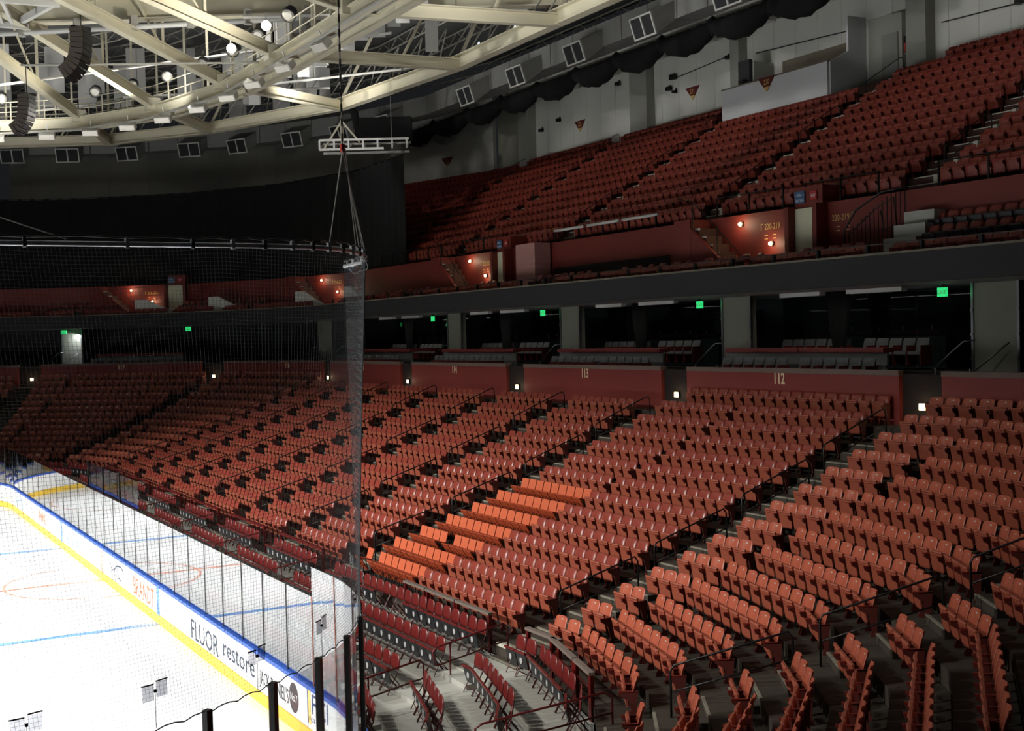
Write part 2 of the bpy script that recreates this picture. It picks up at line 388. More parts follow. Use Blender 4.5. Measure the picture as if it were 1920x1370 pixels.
# line-drawn dog emblem beside the crease and two distant faded emblems
b = MB()
for pl in (((-1.3, .88), (-1.5, .55), (-1.9, .62), (-2.3, .80), (-2.9, .84)), ((-1.5, .55), (-1.6, .25), (-1.75, .2)), ((-1.9, .62), (-2.05, .3), (-2.2, .12)), ((-2.3, .8), (-2.5, .45), (-2.9, .4)), ((-2.9, .84), (-3.2, .75))):
    for (p, q) in zip(pl[:-1], pl[1:]): b.bar((RX - .004, p[0], p[1]), (RX - .004, q[0], q[1]), .05, .004, (1, 0, 0))
b.build('board_emblem', 'ad_slate', boards)
for (ya, yb, z0, z1, mt) in ((4.0, 6.6, .35, .85, 'ad_pale'), (11.4, 13.1, .42, .9, 'ad_orange'), (17.5, 19.5, .4, .9, 'ad_pale'), (-8.3, -10.3, .45, .7, 'board_white')):
    b = MB(); n = 7
    for k in range(n):
        u = ya + (yb - ya) * (k + .1) / n; v = ya + (yb - ya) * (k + .72) / n
        b.box(RX - .005, RX, min(u, v), max(u, v), z0 + .08 * (k % 3), z1 - .07 * ((k + 1) % 3))
    b.build('board_emblem', mt, boards)

# ------------------------------------------------------------------ safety nets
def catmull(P, n=8):
    out = []
    for i in range(len(P) - 1):
        p0 = Vector(P[max(i - 1, 0)]); p1 = Vector(P[i]); p2 = Vector(P[i + 1]); p3 = Vector(P[min(i + 2, len(P) - 1)])
        for k in range(n):
            t_ = k / n; out.append(.5 * ((2 * p1) + (p2 - p0) * t_ + (2 * p0 - 5 * p1 + 4 * p2 - p3) * t_ * t_ + (3 * p1 - p0 - 3 * p2 + p3) * t_ ** 3))
    out.append(Vector(P[-1])); return out
def resample(P, d):
    out = [P[0].copy()]; acc = 0.
    for a, c in zip(P[:-1], P[1:]):
        L = (c - a).length; x = d - acc
        while x <= L: out.append(a.lerp(c, x / L)); x += d
        acc = (acc + L) % d
    return out
def safety_net(sgn, y_shift, label, full):
    root = empty('safety_net', (0, 0, 0), 0, label, 'net')
    mir = lambda P: [Vector((x, sgn * y + y_shift if False else (y if sgn < 0 else -y), z)) for x, y, z in P]
    top = mir([(-9, -28.0, 8.8), (-2, -28.02, 8.8), (4, -28.03, 8.8), (8, -28.03, 8.8), (9.6, -28.0, 8.8), (10.5, -27.75, 8.8), (11.2, -27.0, 8.8), (11.75, -25.9, 8.8), (12.05, -24.9, 8.8), (12.18, -24.0, 8.8)])
    top = catmull(top, 6)
    bot = []
    for k in range(40):
        a = radians(90 - 74 * k / 39); bot.append(Vector((RX - RC + 8.56 * cos(a), -ST - 8.56 * sin(a), 3.42)))
    bot = [Vector((-9, -RY - .03, 3.42)), Vector((0, -RY - .03, 3.42))] + bot
    if sgn > 0: bot = [Vector((q.x, -q.y, q.z)) for q in bot]
    d = .047 if full else .30
    N = int(sum((c - a).length for a, c in zip(top[:-1], top[1:])) / d)
    def even(P, N):
        L = [0.]
        for a, c in zip(P[:-1], P[1:]): L.append(L[-1] + (c - a).length)
        out = []; i = 0
        for k in range(N + 1):
            t_ = L[-1] * k / N
            while i < len(L) - 2 and L[i + 1] < t_: i += 1
            out.append(P[i].lerp(P[i + 1], (t_ - L[i]) / max(1e-9, L[i + 1] - L[i])))
        return out
    A = even(top, N); B = even(bot, N)
    b = MB(); r = .0016 if full else .005
    def cord(P):
        # three-sided cord
        b.tube(P, r, 3)
    H = 9
    def surf(k, v):
        p = A[k].lerp(B[k], v)
        return p + Vector((0, 0, -.05 * sin(pi * ((k * d) % 3.0) / 3.0) * (1 - v)))
    for k in range(0, N + 1): cord([surf(k, v / H) for v in range(H + 1)])
    nv = int(5.6 / d)
    for v in range(nv + 1):
        cord([surf(k, v / nv) for k in range(0, N + 1, 4 if full else 1)] + ([surf(N, v / nv)] if full and N % 4 else []))
    o = b.build('net_mesh', 'net_cord', root); o['kind'] = 'stuff'
    b = MB(); b.tube(top, .03, 8); b.build('top_pipe', 'pipe_tape', root, True)
    b = MB(); b.tube([q + Vector((0, 0, .07 + .02 * (i % 2))) for i, q in enumerate(top)], .012, 5); b.build('guide_cable', 'black_metal', root)
    b = MB(); b.tube([q + Vector((0, 0, -.03 * ((i % 3) == 1))) for i, q in enumerate(B[::3])], .009, 4); b.build('hem_rope', 'net_cord', root)
    return root, top, B
net, ntop, nbot = safety_net(-1, 0, 'black safety netting hung from a curved pipe behind the near glass', True)
net2, ntop2, nbot2 = safety_net(1, 0, 'dark safety netting hung from a pipe at the far end of the ice', False)
# net clips: square flag patches above the near posts, clamps on the pipe, trailing cable and hangers
for a_ in (2, 13, 24, 35, 46, 57, 67):
    (px, n_) = path_point(-ST - RC * radians(a_ + 8)); c0 = Vector((px[0] - n_[0] * .02, px[1] - n_[1] * .02, 3.86)) + Vector((n_[0], n_[1], 0)) * .1
    tx = Vector((-n_[1], n_[0], 0))
    b = MB()
    for (u0, u1, w0, w1) in ((-.17, -.02, -.10, .07), (.015, .16, -.08, .09)): b.hexa([c0 + tx * u0 + Vector((0, 0, w0)), c0 + tx * u1 + Vector((0, 0, w0)), c0 + tx * u1 + Vector((0, 0, w0)) + Vector((n_[0], n_[1], 0)) * .004, c0 + tx * u0 + Vector((0, 0, w0)) + Vector((n_[0], n_[1], 0)) * .004], [c0 + tx * u0 + Vector((0, 0, w1)), c0 + tx * u1 + Vector((0, 0, w1)), c0 + tx * u1 + Vector((0, 0, w1)) + Vector((n_[0], n_[1], 0)) * .004, c0 + tx * u0 + Vector((0, 0, w1)) + Vector((n_[0], n_[1], 0)) * .004])
    b.build('net_patch', 'net_flag', net)
    b = MB(); b.bar(c0 + tx * -.18 + Vector((0, 0, .08)), c0 + tx * -.02 + Vector((0, 0, .075)), .014, .014); b.bar(c0 + tx * .015 + Vector((0, 0, .10)), c0 + tx * .17 + Vector((0, 0, .105)), .014, .014)
    b.box(c0.x - .015, c0.x + .015, c0.y - .015, c0.y + .015, c0.z - .02, c0.z + .012); b.tube([c0, c0 - Vector((0, 0, .42))], .004, 4); b.build('patch_bar', 'net_fitting', net)
for k in range(6, len(ntop) - 1, 2):
    p = ntop[k]; b = MB(); b.box(p.x - .018, p.x + .018, p.y - .04, p.y + .04, p.z - .042, p.z + .075); b.build('clamp', 'pipe_tape' if k % 4 else 'net_fitting', net)
hub = Vector((11.25, -26.4, 10.25))
b = MB(); b.tube([hub, ntop[-14] + Vector((0, 0, .05))], .008, 5); b.tube([hub, ntop[30]], .008, 5); b.build('hanger_cable', 'chain', net)
for k, e in enumerate((.0, .05, .1)):
    b = MB(); b.tube([hub + Vector((.02 * k, 0, 0)), (11.62 + e, -26.15 + .25 * k, 8.85)], .007, 5); b.build('hanger_cable', 'chain', net)
b = MB(); n = 150
for k in range(n):
    z = hub.z + k * .1; a = (k % 2) * pi / 2; g_ = .5
    b.box(hub.x - .005 - .009 * (k % 2), hub.x + .005 + .009 * (k % 2), hub.y - .014 + .009 * (k % 2), hub.y + .014 - .009 * (k % 2), z, z + .105)
b.build('hoist_chain', 'chain', net)
b = MB(); b.box(hub.x - .025, hub.x + .025, hub.y - .025, hub.y + .025, hub.z - .05, hub.z + .06); b.build('hoist_block', 'sign_red', net)
pe = Vector((11.55, -26.3, 8.8)); LC = [pe + RR * u + Vector((0, 0, w_)) for u, w_ in ((0, 0), (.03, -.06), (.055, -.14), (.03, -.18), (-.06, -.20), (-.12, -.235), (-.2, -.17))]
b = MB(); b.tube(catmull(LC, 5), .006, 5); b.build('loose_cable', 'cable_grey', net, True)
b = MB(); b.tube([(7.35, -28.03, 8.85), (4.8, -28.0, 9.7), (1.0, -28, 11.0)], .007, 4); b.build('hanger_cable', 'chain', net)
# ------------------------------------------------------------------ lower bowl
def XR(j): return .002 * j * j + .8773 * j            # row offset from the front row
def ZB(j): return 1.435 + .233 * j + .0074 * j * j    # top of the backrests
R0 = 19.20 - CX
def rr(j): return R0 + XR(j)
def tz(j): return ZB(j) - .82
NR = 14
I0, I1 = 1, 9
bowl = tag(empty('floor_lower_bowl'), kind='structure')
for j in range(NR):
    m = MB(); r1 = rr(j) + .22; r0 = rr(j) - .66 if j else rr(0) - .80
    zlow = tz(j - 1) - .25 if j else -.05
    strip(m, r0, r1 + (.9 if j == NR - 1 else 0), zlow, tz(j), I0, I1); m.build('tread', 'concrete_dark', bowl)
# rail boards in front of the first row
def rinkdist(x, y):
    ax = abs(x); ay = abs(y)
    if ax > RX - RC and ay > RY - RC: return hypot(ax - RX + RC, ay - RY + RC) - RC
    return max(ax - RX, ay - RY)

def loft(mb, secs, wrap=0.):
    """secs: (z, width, yback, thick); wrap pushes the two sides forward"""
    n = 8; vs = []; fs = []
    for (z, w_, yb, th) in secs:
        vs += [(-w_ / 2, yb + wrap, z), (-w_ / 2, yb + wrap + th * .6, z), (-w_ * .27, yb + th + wrap * .12, z), (w_ * .27, yb + th + wrap * .12, z), (w_ / 2, yb + wrap + th * .6, z), (w_ / 2, yb + wrap, z), (w_ * .27, yb + wrap * .12, z), (-w_ * .27, yb + wrap * .12, z)]
    for s in range(len(secs) - 1):
        for k in range(n): fs.append((s * n + k, s * n + (k + 1) % n, (s + 1) * n + (k + 1) % n, (s + 1) * n + k))
    fs.append(tuple(range(n - 1, -1, -1))); e = (len(secs) - 1) * n; fs.append(tuple(e + k for k in range(n)))
    mb.add(vs, fs)
def seat_meshes(kind):
    """returns dict part -> mesh, detailed"""
    out = {}
    W = .455
    b = MB()
    if kind == 'pad':
        loft(b, [(.33, .43, .115, .03), (.38, .46, .095, .06), (.52, .472, .055, .085), (.70, .472, .012, .085), (.79, .465, -.015, .07), (.825, .43, -.02, .03)], .012)
        out['backrest'] = b.mesh('backrest', 'seat_pad', True)
    else:
        m_ = 'seat_plastic' if kind == 'plastic' else 'upper_seat'
        loft(b, [(.33, .42, .13, .02), (.40, .455, .10, .03), (.55, .465, .06, .035), (.70, .465, .02, .03), (.78, .45, -.01, .03), (.81, .41, -.018, .025), (.826, .33, -.02, .02)], .055)
        out['backrest'] = b.mesh('backrest', m_, True)
        b = MB(); b.hexa([(-.02, .046, .725), (.045, .046, .725), (.045, .03, .725), (-.02, .03, .725)], [(-.02, .030, .775), (.045, .030, .775), (.045, .02, .775), (-.02, .02, .775)])
        out['number_plate'] = b.mesh('number_plate', 'number_plate')
    b = MB()
    loft(b, [(.24, .36, .20, .03), (.28, .41, .20, .05), (.46, .42, .225, .055), (.61, .425, .25, .05), (.63, .435, .245, .075), (.66, .415, .26, .04)])
    b.hexa([(-.10, .303, .56), (.10, .303, .56), (.10, .27, .56), (-.10, .27, .56)], [(-.10, .312, .575), (.10, .312, .575), (.10, .27, .575), (-.10, .27, .575)])
    out['seat_pan'] = b.mesh('seat_pan', 'upper_seat' if kind == 'upper' else 'seat_pan', False)
    b = MB(); h = -.2415
    b.prism([(.02, 0), (.16, 0), (.17, .05), (.13, .12), (.20, .40), (.37, .50), (.375, .545), (.02, .585), (.04, .40), (.05, .12), (.02, .05)], 'x', h + .001, h + .025)
    b.m = 1; b.box(h + .001, h + .043, .03, .385, .545, .578)
    out['side_frame'] = b.mesh('side_frame', ['seat_dark', 'seat_frame'])
    return out
def lod(kind):
    b = MB(); pm = {'pad': 'seat_pad', 'plastic': 'seat_plastic', 'upper': 'upper_seat'}[kind]
    b.m = 0
    loft(b, [(.33, .43, .11, .05), (.58, .455, .045, .07), (.822, .41, -.02, .035)], .02)
    b.m = 1
    loft(b, [(.25, .39, .20, .05), (.66, .435, .255, .05)])
    b.m = 2
    b.prism([(.03, 0), (.15, 0), (.20, .40), (.375, .53), (.02, .585)], 'x', -.24, -.21)
    if kind == 'plastic':
        b.m = 3; b.hexa([(-.02, .075, .725), (.045, .075, .725), (.045, .03, .725), (-.02, .03, .725)], [(-.02, .055, .775), (.045, .055, .775), (.045, .02, .775), (-.02, .02, .775)])
    return b, [pm, 'upper_seat' if kind == 'upper' else 'seat_pan', 'seat_dark', 'number_plate']
PLACES = {'pad': [], 'plastic': [], 'upper': []}
def place(kind, i, r, s, z, label, group, last=False, yaw=0.):
    x, y = fpoint(i, r, s); nx, ny = FAC[i][0], FAC[i][1]
    rz = atan2(-ny, -nx) - pi / 2 + yaw
    PLACES[kind].append((x, y, z, rz, label, group, last))
def run(kind, i, j, s0, s1, pitch, label, group, z=None, r=None):
    r = rr(j) if r is None else r; z = tz(j) if z is None else z
    n = int((s1 - s0 + .04) / pitch)
    if n <= 0: return
    p = (s1 - s0) / n if (s1 - s0) / n < pitch * 1.12 else pitch
    for k in range(n):
        s = s0 + p * (k + .5); x, y = fpoint(i, r, s)
        if kind != 'upper' and rinkdist(x, y) < 3.4: continue
        place(kind, i, r, s, z, label, group, k == n - 1)
BL0 = [-6 + 5.65 * k for k in range(6)]                # near edge of each block of eight
SECN = {0: '113', 1: '113', 2: '114', 3: '114', 4: '115', 5: '115'}
for j in range(NR):
    rowt = ORD[j]
    if j < 13:
        for k, y0 in enumerate(BL0):
            side = 'nearer' if k % 2 == 0 else 'farther'
            run('pad', S6, j, sy(y0 + 4.15), sy(y0), .5, 'maroon padded flip-up seat, %s row up, %s block under the %s wall' % (rowt, side, SECN[k]), 'padded seats under the %s wall' % SECN[k])
        run('pad', S6, j, sy(-11.62), sy(-17.05), .483, 'maroon padded flip-up seat, %s row up, stair side of section 112' % rowt, 'padded seats under the 112 wall')
        if j > 6:
            run('pad', S6, j, sy(-7.5), sy(-11.4), .483, 'maroon padded flip-up seat, %s row up, above the orange chairs' % rowt, 'padded seats under the 112 wall')
    else:
        run('pad', S6, j, sy(-8.0), sy(-17.05), .483, 'maroon padded flip-up seat in the last row against the 112 wall', 'padded seats under the 112 wall')
    # near corner (section beside 112) and its mirror at the far corner
    for side in ('near', 'far'):
        secA, secB = ('the section beside 112', 'the curved corner section') if side == 'near' else ('section 116', 'section 117')
        LA = lambda part: 'orange-red plastic seat, %s row up, %s of %s' % (rowt, part, secA)
        LB = lambda part: 'orange-red plastic seat, %s row up, %s of %s' % (rowt, part, secB)
        gA = 'plastic seats of ' + secA; gB = 'plastic seats of ' + secB
        P = .492
        f16, f32, f48, f64 = (7, 8, 9, 10) if side == 'near' else (5, 4, 3, 2)
        a, b_ = frange(S6, rr(j))
        if side == 'near':
            run('plastic', S6, j, sy(-18.45), b_ - .06, P, LA("straight start"), gA)
            a, b_ = frange(f16, rr(j)); run('plastic', f16, j, a + .06, b_ - .06, P, LA("middle run"), gA)
            a, b_ = frange(f32, rr(j)); run('plastic', f32, j, a + .06, -.47 - .08 * j, P, LA("stair end"), gA); run('plastic', f32, j, .73 - .07 * j, b_ - .06, P, LB("stair start"), gB)
            a, b_ = frange(f48, rr(j)); run('plastic', f48, j, a + .06, b_ - .06, P, LB("long middle run"), gB)
        else:
            run('plastic', S6, j, a + .06, sy(27.37), P, LA("straight start"), gA)
            a, b_ = frange(f16, rr(j)); run('plastic', f16, j, a + .06, b_ - .06, P, LA("middle run"), gA)
            a, b_ = frange(f32, rr(j)); run('plastic', f32, j, .47 + .08 * j, b_ - .06, P, LA("stair end"), gA); run('plastic', f32, j, a + .06, -.73 + .07 * j, P, LB("stair start"), gB)
            a, b_ = frange(f48, rr(j)); run('plastic', f48, j, a + .06, b_ - .06, P, LB("long middle run"), gB)
            a, b_ = frange(f64, rr(j)); run('plastic', f64, j, max(a + .06, .9), b_ - .06, P, LB("far stair end"), gB)
            run('plastic', f64, j, a + .06, -.5, P, 'orange-red plastic flip-up seat, %s row up, beyond the far stairs' % rowt, 'plastic seats beyond the far stairs')
            a, b_ = frange(1, rr(j)); run('plastic', 1, j, a + .06, b_ - .06, P, 'orange-red plastic flip-up seat, %s row up, beyond the far stairs' % rowt, 'plastic seats beyond the far stairs')

def realise(kind, name, cat, stuff_name, stuff_label, limit=300, parts=None):
    L = []
    for q in PLACES[kind]:
        pr = project((q[0], q[1], q[2] + .6))
        if pr is None: continue
        u, v, d = pr; inside = -30 < u < 1960 and -30 < v < 1420
        L.append((d if inside else d + 1000, q))
    L.sort(key=lambda e: e[0])
    ms = seat_meshes(kind)
    if parts: ms = {k: ms[k] for k in parts}
    for d, (x, y, z, rz, label, group, last) in L[:limit]:
        e = empty(name, (x, y, z), rz, label, cat, group)
        for pn, me in ms.items():
            if pn == 'number_plate': continue
            o = link(pn, me, e)
            if pn == 'backrest' and 'number_plate' in ms: link('number_plate', ms['number_plate'], o)
        if last and 'side_frame' in ms:
            o = link('side_frame', ms['side_frame'], e); o.location.x = .457
    rest = L[limit:]
    if rest:
        b, mats = lod(kind); V = []; F = []; MI = []; n = len(b.v)
        for q_, (d, (x, y, z, rz, *_)) in enumerate(rest):
            if d > 1120: continue
            c, s_ = cos(rz), sin(rz); o = len(V)
            V += [(x + c * vx - s_ * vy, y + s_ * vx + c * vy, z + vz) for vx, vy, vz in b.v]
            F += [tuple(i_ + o for i_ in f) for f in b.f]; MI += b.mi
        B = MB(); B.v = V; B.f = F; B.mi = MI
        ob = B.build(stuff_name, mats, None, False); tag(ob, stuff_label, cat, None, 'stuff')
realise('pad', 'padded_seat', 'seat', 'distant_padded_seats', 'distant blocks of maroon padded seats stepping up between the handrails')
realise('plastic', 'plastic_seat', 'seat', 'distant_plastic_seats', 'distant rows of orange-red plastic seats in the corner sections')

# orange portable chairs in the first seven rows of section 112
def orange_chair():
    e = empty('portable_chair', (0, 0, 0), 0, None, 'chair')
    b = MB(); b.hexa([(-.205, .07, .50), (.205, .07, .50), (.205, .04, .50), (-.205, .04, .50)], [(-.205, -.02, .80), (.205, -.02, .80), (.205, -.05, .80), (-.205, -.05, .80)]); b.build('backrest', 'orange_shell', e)
    b = MB(); b.hexa([(-.215, .08, .48), (.215, .08, .48), (.215, .42, .58), (-.215, .42, .58)], [(-.215, .06, .51), (.215, .06, .51), (.215, .43, .61), (-.215, .43, .61)]); b.build('seat_pan', 'orange_under', e)
    b = MB(); b.hexa([(-.20, .20, .20), (.20, .20, .20), (.215, .435, .58), (-.215, .435, .58)], [(-.20, .175, .21), (.20, .175, .21), (.215, .41, .60), (-.215, .41, .60)]); b.hexa([(-.09, .30, .33), (.09, .30, .33), (.09, .36, .40), (-.09, .36, .40)], [(-.09, .25, .34), (.09, .25, .34), (.09, .43, .46), (-.09, .43, .46)]); b.build('apron', 'orange_under', e)
    for sx in (-1, 1):
        for (y0, y1) in ((.10, .02), (.30, .36)):
            b = MB(); b.bar((sx * .18, y0, .43), (sx * .18, y1, 0), .02, .02); b.build('leg', 'black_metal', e)
    return e
proto = orange_chair(); first = True
for j in range(7):
    for k in range(9):
        if (j, k) in ((2, 4), (0, 1)): continue
        s = sy(-7.5) + .457 * (k + .5); x, y = fpoint(S6, rr(j), s)
        o = proto if first else copy_tree(proto); first = False
        o.location = (x, y, tz(j) + .02); o.rotation_euler = (0, 0, pi / 2 + random.uniform(-.02, .02))
        tag(o, 'bright orange portable chair, %s row up of the orange group' % ORD[j], 'chair', 'orange portable chairs')

# ------------------------------------------------------------------ aisle stairs
def stairs(label, i, lo, hi, rows=range(0, 13), group='lower stair aisles'):
    """lo(j), hi(j): edges in the facet's tangent coordinate"""
    st = empty('aisle_stairs', (0, 0, 0), 0, label, 'stairs', group)
    for j in rows:
        b = MB(); chunk(b, i, rr(j) - .66 - .40, rr(j) - .655, lo(j), hi(j), tz(j - 1) - .02 if j else .0, (tz(j) + (tz(j - 1) if j else .1)) / 2)
        o = b.build('step', 'concrete_dark', st)
        b = MB(); zz = (tz(j) + (tz(j - 1) if j else .1)) / 2
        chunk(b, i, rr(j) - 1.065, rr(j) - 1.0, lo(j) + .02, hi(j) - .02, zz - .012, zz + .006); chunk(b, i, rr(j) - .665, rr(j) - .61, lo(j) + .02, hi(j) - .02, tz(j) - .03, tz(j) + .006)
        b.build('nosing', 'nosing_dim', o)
    return st
def handrail(label, p, q, mt='black_metal', group='lower bowl handrails', h=.9, low=True, r=.021):
    """p: foot of the lower post, q: foot of the upper post"""
    e = empty('handrail', p, 0, label, 'handrail', group)
    P = Vector((0, 0, 0)); Q = Vector(q) - Vector(p); d = Vector((Q.x, Q.y, 0)).normalized()
    b = MB(); b.tube([P, P + Vector((0, 0, h - .08)), P + Vector((0, 0, h)) + d * .06 + Vector((0, 0, .02))] + [Q + Vector((0, 0, h)) - d * .22, Q + Vector((0, 0, h + .04)) - d * .08, Q + Vector((0, 0, h - .08)), Q], r, 7); b.build('rail', mt, e, True)
    b = MB(); b.tube([P + Vector((0, 0, h * .5)), Q + Vector((0, 0, h * .5))], r * .85, 6); b.build('mid_rail', mt, e, True)
    return e
AIS = []
names = ['between 112 and 113', 'halving section 113', 'between 113 and 114', 'halving section 114', 'between 114 and 115', 'halving section 115']
for k, y0 in enumerate(BL0):
    AIS.append((y0 - 1.5, y0, names[k]))
AIS.append((-18.42, -17.08, 'beside 112 towards the corner')); AIS.append((26.42, 27.34, 'between 115 and 116'))
NTH = ['lowest', 'second lowest', 'second highest', 'highest']
for (ya, yb, nm) in AIS:
    stairs('concrete stair aisle with pale step edges, ' + nm, S6, lambda j, yb=yb: sy(yb) + .02, lambda j, ya=ya: sy(ya) - .02)
    for q, (j0, j1) in enumerate(((1, 3), (4, 6), (7, 9), (10, 12))):
        yy = ya + .72
        handrail('black tube handrail, %s of the stair aisle %s' % (NTH[q], nm), (*fpoint(S6, rr(j0) - .35, sy(yy)), tz(j0)), (*fpoint(S6, rr(j1) + .05, sy(yy)), tz(j1)))
stairs('concrete stair aisle with pale step edges in the near corner', 8, lambda j: -.45 - .08 * j, lambda j: .71 - .07 * j, range(0, 14))
stairs('concrete stair aisle with pale step edges between 116 and 117', 4, lambda j: -.70 + .07 * j, lambda j: .45 + .08 * j, range(0, 14))
stairs('concrete stair aisle with pale step edges at the far end past 117', 2, lambda j: -.45, lambda j: .85, range(3, 14))
for i, s0, nm in ((8, -.12, 'of the corner stair aisle'), (4, .12, 'of the stair aisle between 116 and 117')):
    for q, (j0, j1) in enumerate(((1, 3), (4, 6), (7, 9), (10, 12))):
        handrail('black tube handrail, %s %s' % (NTH[q], nm), (*fpoint(i, rr(j0) - .35, s0 * (1 + .6 * j0)), tz(j0)), (*fpoint(i, rr(j1) + .05, s0 * (1 + .6 * j1)), tz(j1)))

# low rail boards in front of the fixed seats
def rail_board(i, s0, s1, label, r=None, z=None, mt='rail_brown'):
    r = rr(0) - .82 if r is None else r; z = tz(0) + .62 if z is None else z
    c = fpoint(i, r, (s0 + s1) / 2)
    e = empty('rail_board', (c[0], c[1], 0), 0, label, 'rail', 'rail boards before the front row')
    for s in (s0 + .05, s1 - .05):
        x, y = fpoint(i, r, s); b = MB(); b.box(x - c[0] - .04, x - c[0] + .04, y - c[1] - .04, y - c[1] + .04, -.05, z - .03); b.build('post', 'rail_red', e)
    b = MB(); a, d = fpoint(i, r, s0), fpoint(i, r, s1); b.bar((a[0] - c[0], a[1] - c[1], z), (d[0] - c[0], d[1] - c[1], z), .12, .06); b.build('board', mt, e)
    b = MB(); b.bar((a[0] - c[0], a[1] - c[1], z - .3), (d[0] - c[0], d[1] - c[1], z - .3), .03, .03); b.build('lower_bar', 'rail_red', e)
rail_board(S6, sy(-12.0), sy(-13.3), 'brown rail board beside the orange chairs')
rail_board(S6, sy(-13.35), sy(-15.0), 'brown rail board before the middle of the 112 front row'); rail_board(S6, sy(-15.05), sy(-16.8), 'brown rail board before the stair end of the 112 front row')
rail_board(S6, sy(-18.5), sy(-19.9), 'brown rail board starting the corner front row')
a, b_ = frange(7, rr(0) - .82); rail_board(7, a + .1, a + 1.9, 'brown rail board along the corner front row'); rail_board(7, a + 1.95, b_ - .1, 'brown rail board ending at the corner rail post')
for k in range(6):
    rail_board(S6, sy(BL0[k] + 4.1), sy(BL0[k] + .05), 'dark red rail board below the %s block under the %s wall' % ('nearer' if k % 2 == 0 else 'farther', SECN[k]), mt='rail_red')

# ------------------------------------------------------------------ folding chair risers and chairs
FX = [(14.35, .0), (15.60, .10), (16.90, .20), (18.15, .33)]
plat = tag(empty('floor_chair_risers'), kind='structure')
for k, (x, z) in enumerate(FX):
    m = MB(); strip(m, x - CX - 1.0, x - CX + (.28 if k < 3 else .22), -.05, z - .003, 3, 9); m.build('platform', 'platform_grey', plat)
for k, (x, z) in enumerate(FX[1:]):
    b = MB(); strip(b, x - CX - 1.005, x - CX - .96, z - .03, z + .004, 3, 9); b.build('platform_edge', 'nosing', plat)
def folding_chair():
    e = empty('folding_chair')
    b = MB(); loft(b, [(.49, .40, .02, .02), (.56, .435, .015, .025), (.69, .43, -.005, .025), (.77, .37, -.015, .022), (.81, .25, -.02, .018)]); b.build('backrest', 'chair_red', e, True)
    b = MB(); loft(b, [(.22, .38, .20, .03), (.29, .42, .215, .035), (.51, .43, .265, .035), (.565, .42, .28, .03)]); s_ = b.build('seat_pan', 'chair_black', e)
    b = MB(); b.prism([(.055 * cos(a_ * pi / 5), .40 + .075 * sin(a_ * pi / 5)) for a_ in range(10)], 'y', .27, .288); b.build('number_disc', 'chair_disc', s_)
    b = MB(); b.bar((-.22, .295, .575), (.22, .295, .575), .05, .04); b.build('seat_rim', 'chair_red', s_)
    for sx in (-1, 1):
        b = MB(); b.tube([(sx * .20, -.01, .70), (sx * .20, .03, .50), (sx * .205, .30, 0)], .012, 5); b.build('front_leg', 'chair_leg', e)
        b = MB(); b.tube([(sx * .19, .22, .44), (sx * .195, -.12, 0)], .012, 5); b.build('rear_leg', 'chair_leg', e)
    b = MB(); b.tube([(-.2, .24, .12), (.2, .24, .12)], .009, 4); b.tube([(-.2, -.05, .10), (.2, -.05, .10)], .009, 4); b.build('cross_bar', 'chair_leg', e)
    return e
fproto = folding_chair(); used = [False]
def fchair(i, r, s, z, label, group, down=False):
    x, y = fpoint(i, r, s)
    if rinkdist(x, y) < .75: return
    o = fproto if not used[0] else copy_tree(fproto); used[0] = True
    o.location = (x, y, z); o.rotation_euler = (0, 0, atan2(-FAC[i][1], -FAC[i][0]) - pi / 2 + random.uniform(-.025, .025))
    tag(o, label, 'folding chair', group)
    if down:
        for c in o.children:
            if c.name.startswith('seat_pan'):
                c.rotation_euler = (radians(-66), 0, 0); c.location = (0, .02, .24)
FP = .455
ROWN = ['row next to the boards', 'third row', 'second row', 'row under the rail boards']
for k, (x, z) in enumerate(FX):
    r = x - CX
    sh = (3 - k) * .42
    ends = [(-17.05 - sh, -7.3), (-6, -1.7), (-.35, 3.8), (5.3, 9.4), (10.95, 15.1), (16.6, 20.7), (22.25, 26.3)]
    for q, (ya, yb) in enumerate(ends):
        n = int((yb - ya) / FP)
        for c in range(n):
            y = ya + FP * (c + .5)
            nm = 'section 112 with the orange chairs' if q == 0 else {'113': 'section 113 past the orange chairs', '114': 'section 114 farther along', '115': 'section 115 behind the net'}[SECN[q - 1]]
            fchair(S6, r, sy(y), z, 'dark red folding chair, %s, %s' % (ROWN[k], nm), 'folding chairs before ' + nm, down=(q == 0 and k == 3 and (c in (9, 10, 11, 12) or c in (15, 16, 17))))
    # corner
    a, b_ = frange(S6, r); s = sy(-18.45 - sh) + .2; c = 0
    while s < b_ - .15: fchair(S6, r, s, z, 'dark red folding chair with black seat, %s, start of the corner' % ROWN[k], 'folding chairs round the corner'); s += FP
    for f_ in (7, 8):
        a, b_ = frange(f_, r); s = a + .24
        lim = (b_ - .2) if f_ == 7 else -.2
        if f_ == 8: s = a + .25; lim = min(lim, -.6)
        while s < lim: fchair(f_, r, s, z, 'dark red folding chair with black seat, %s, curve of the corner' % ROWN[k], 'folding chairs round the corner'); s += FP
    for f_ in (5, 4):
        a, b_ = frange(f_, r); s = a + .24
        while s < b_ - .2: fchair(f_, r, s, z, 'dark red folding chair with black seat, %s, far corner' % ROWN[k], 'folding chairs at the far corner'); s += FP
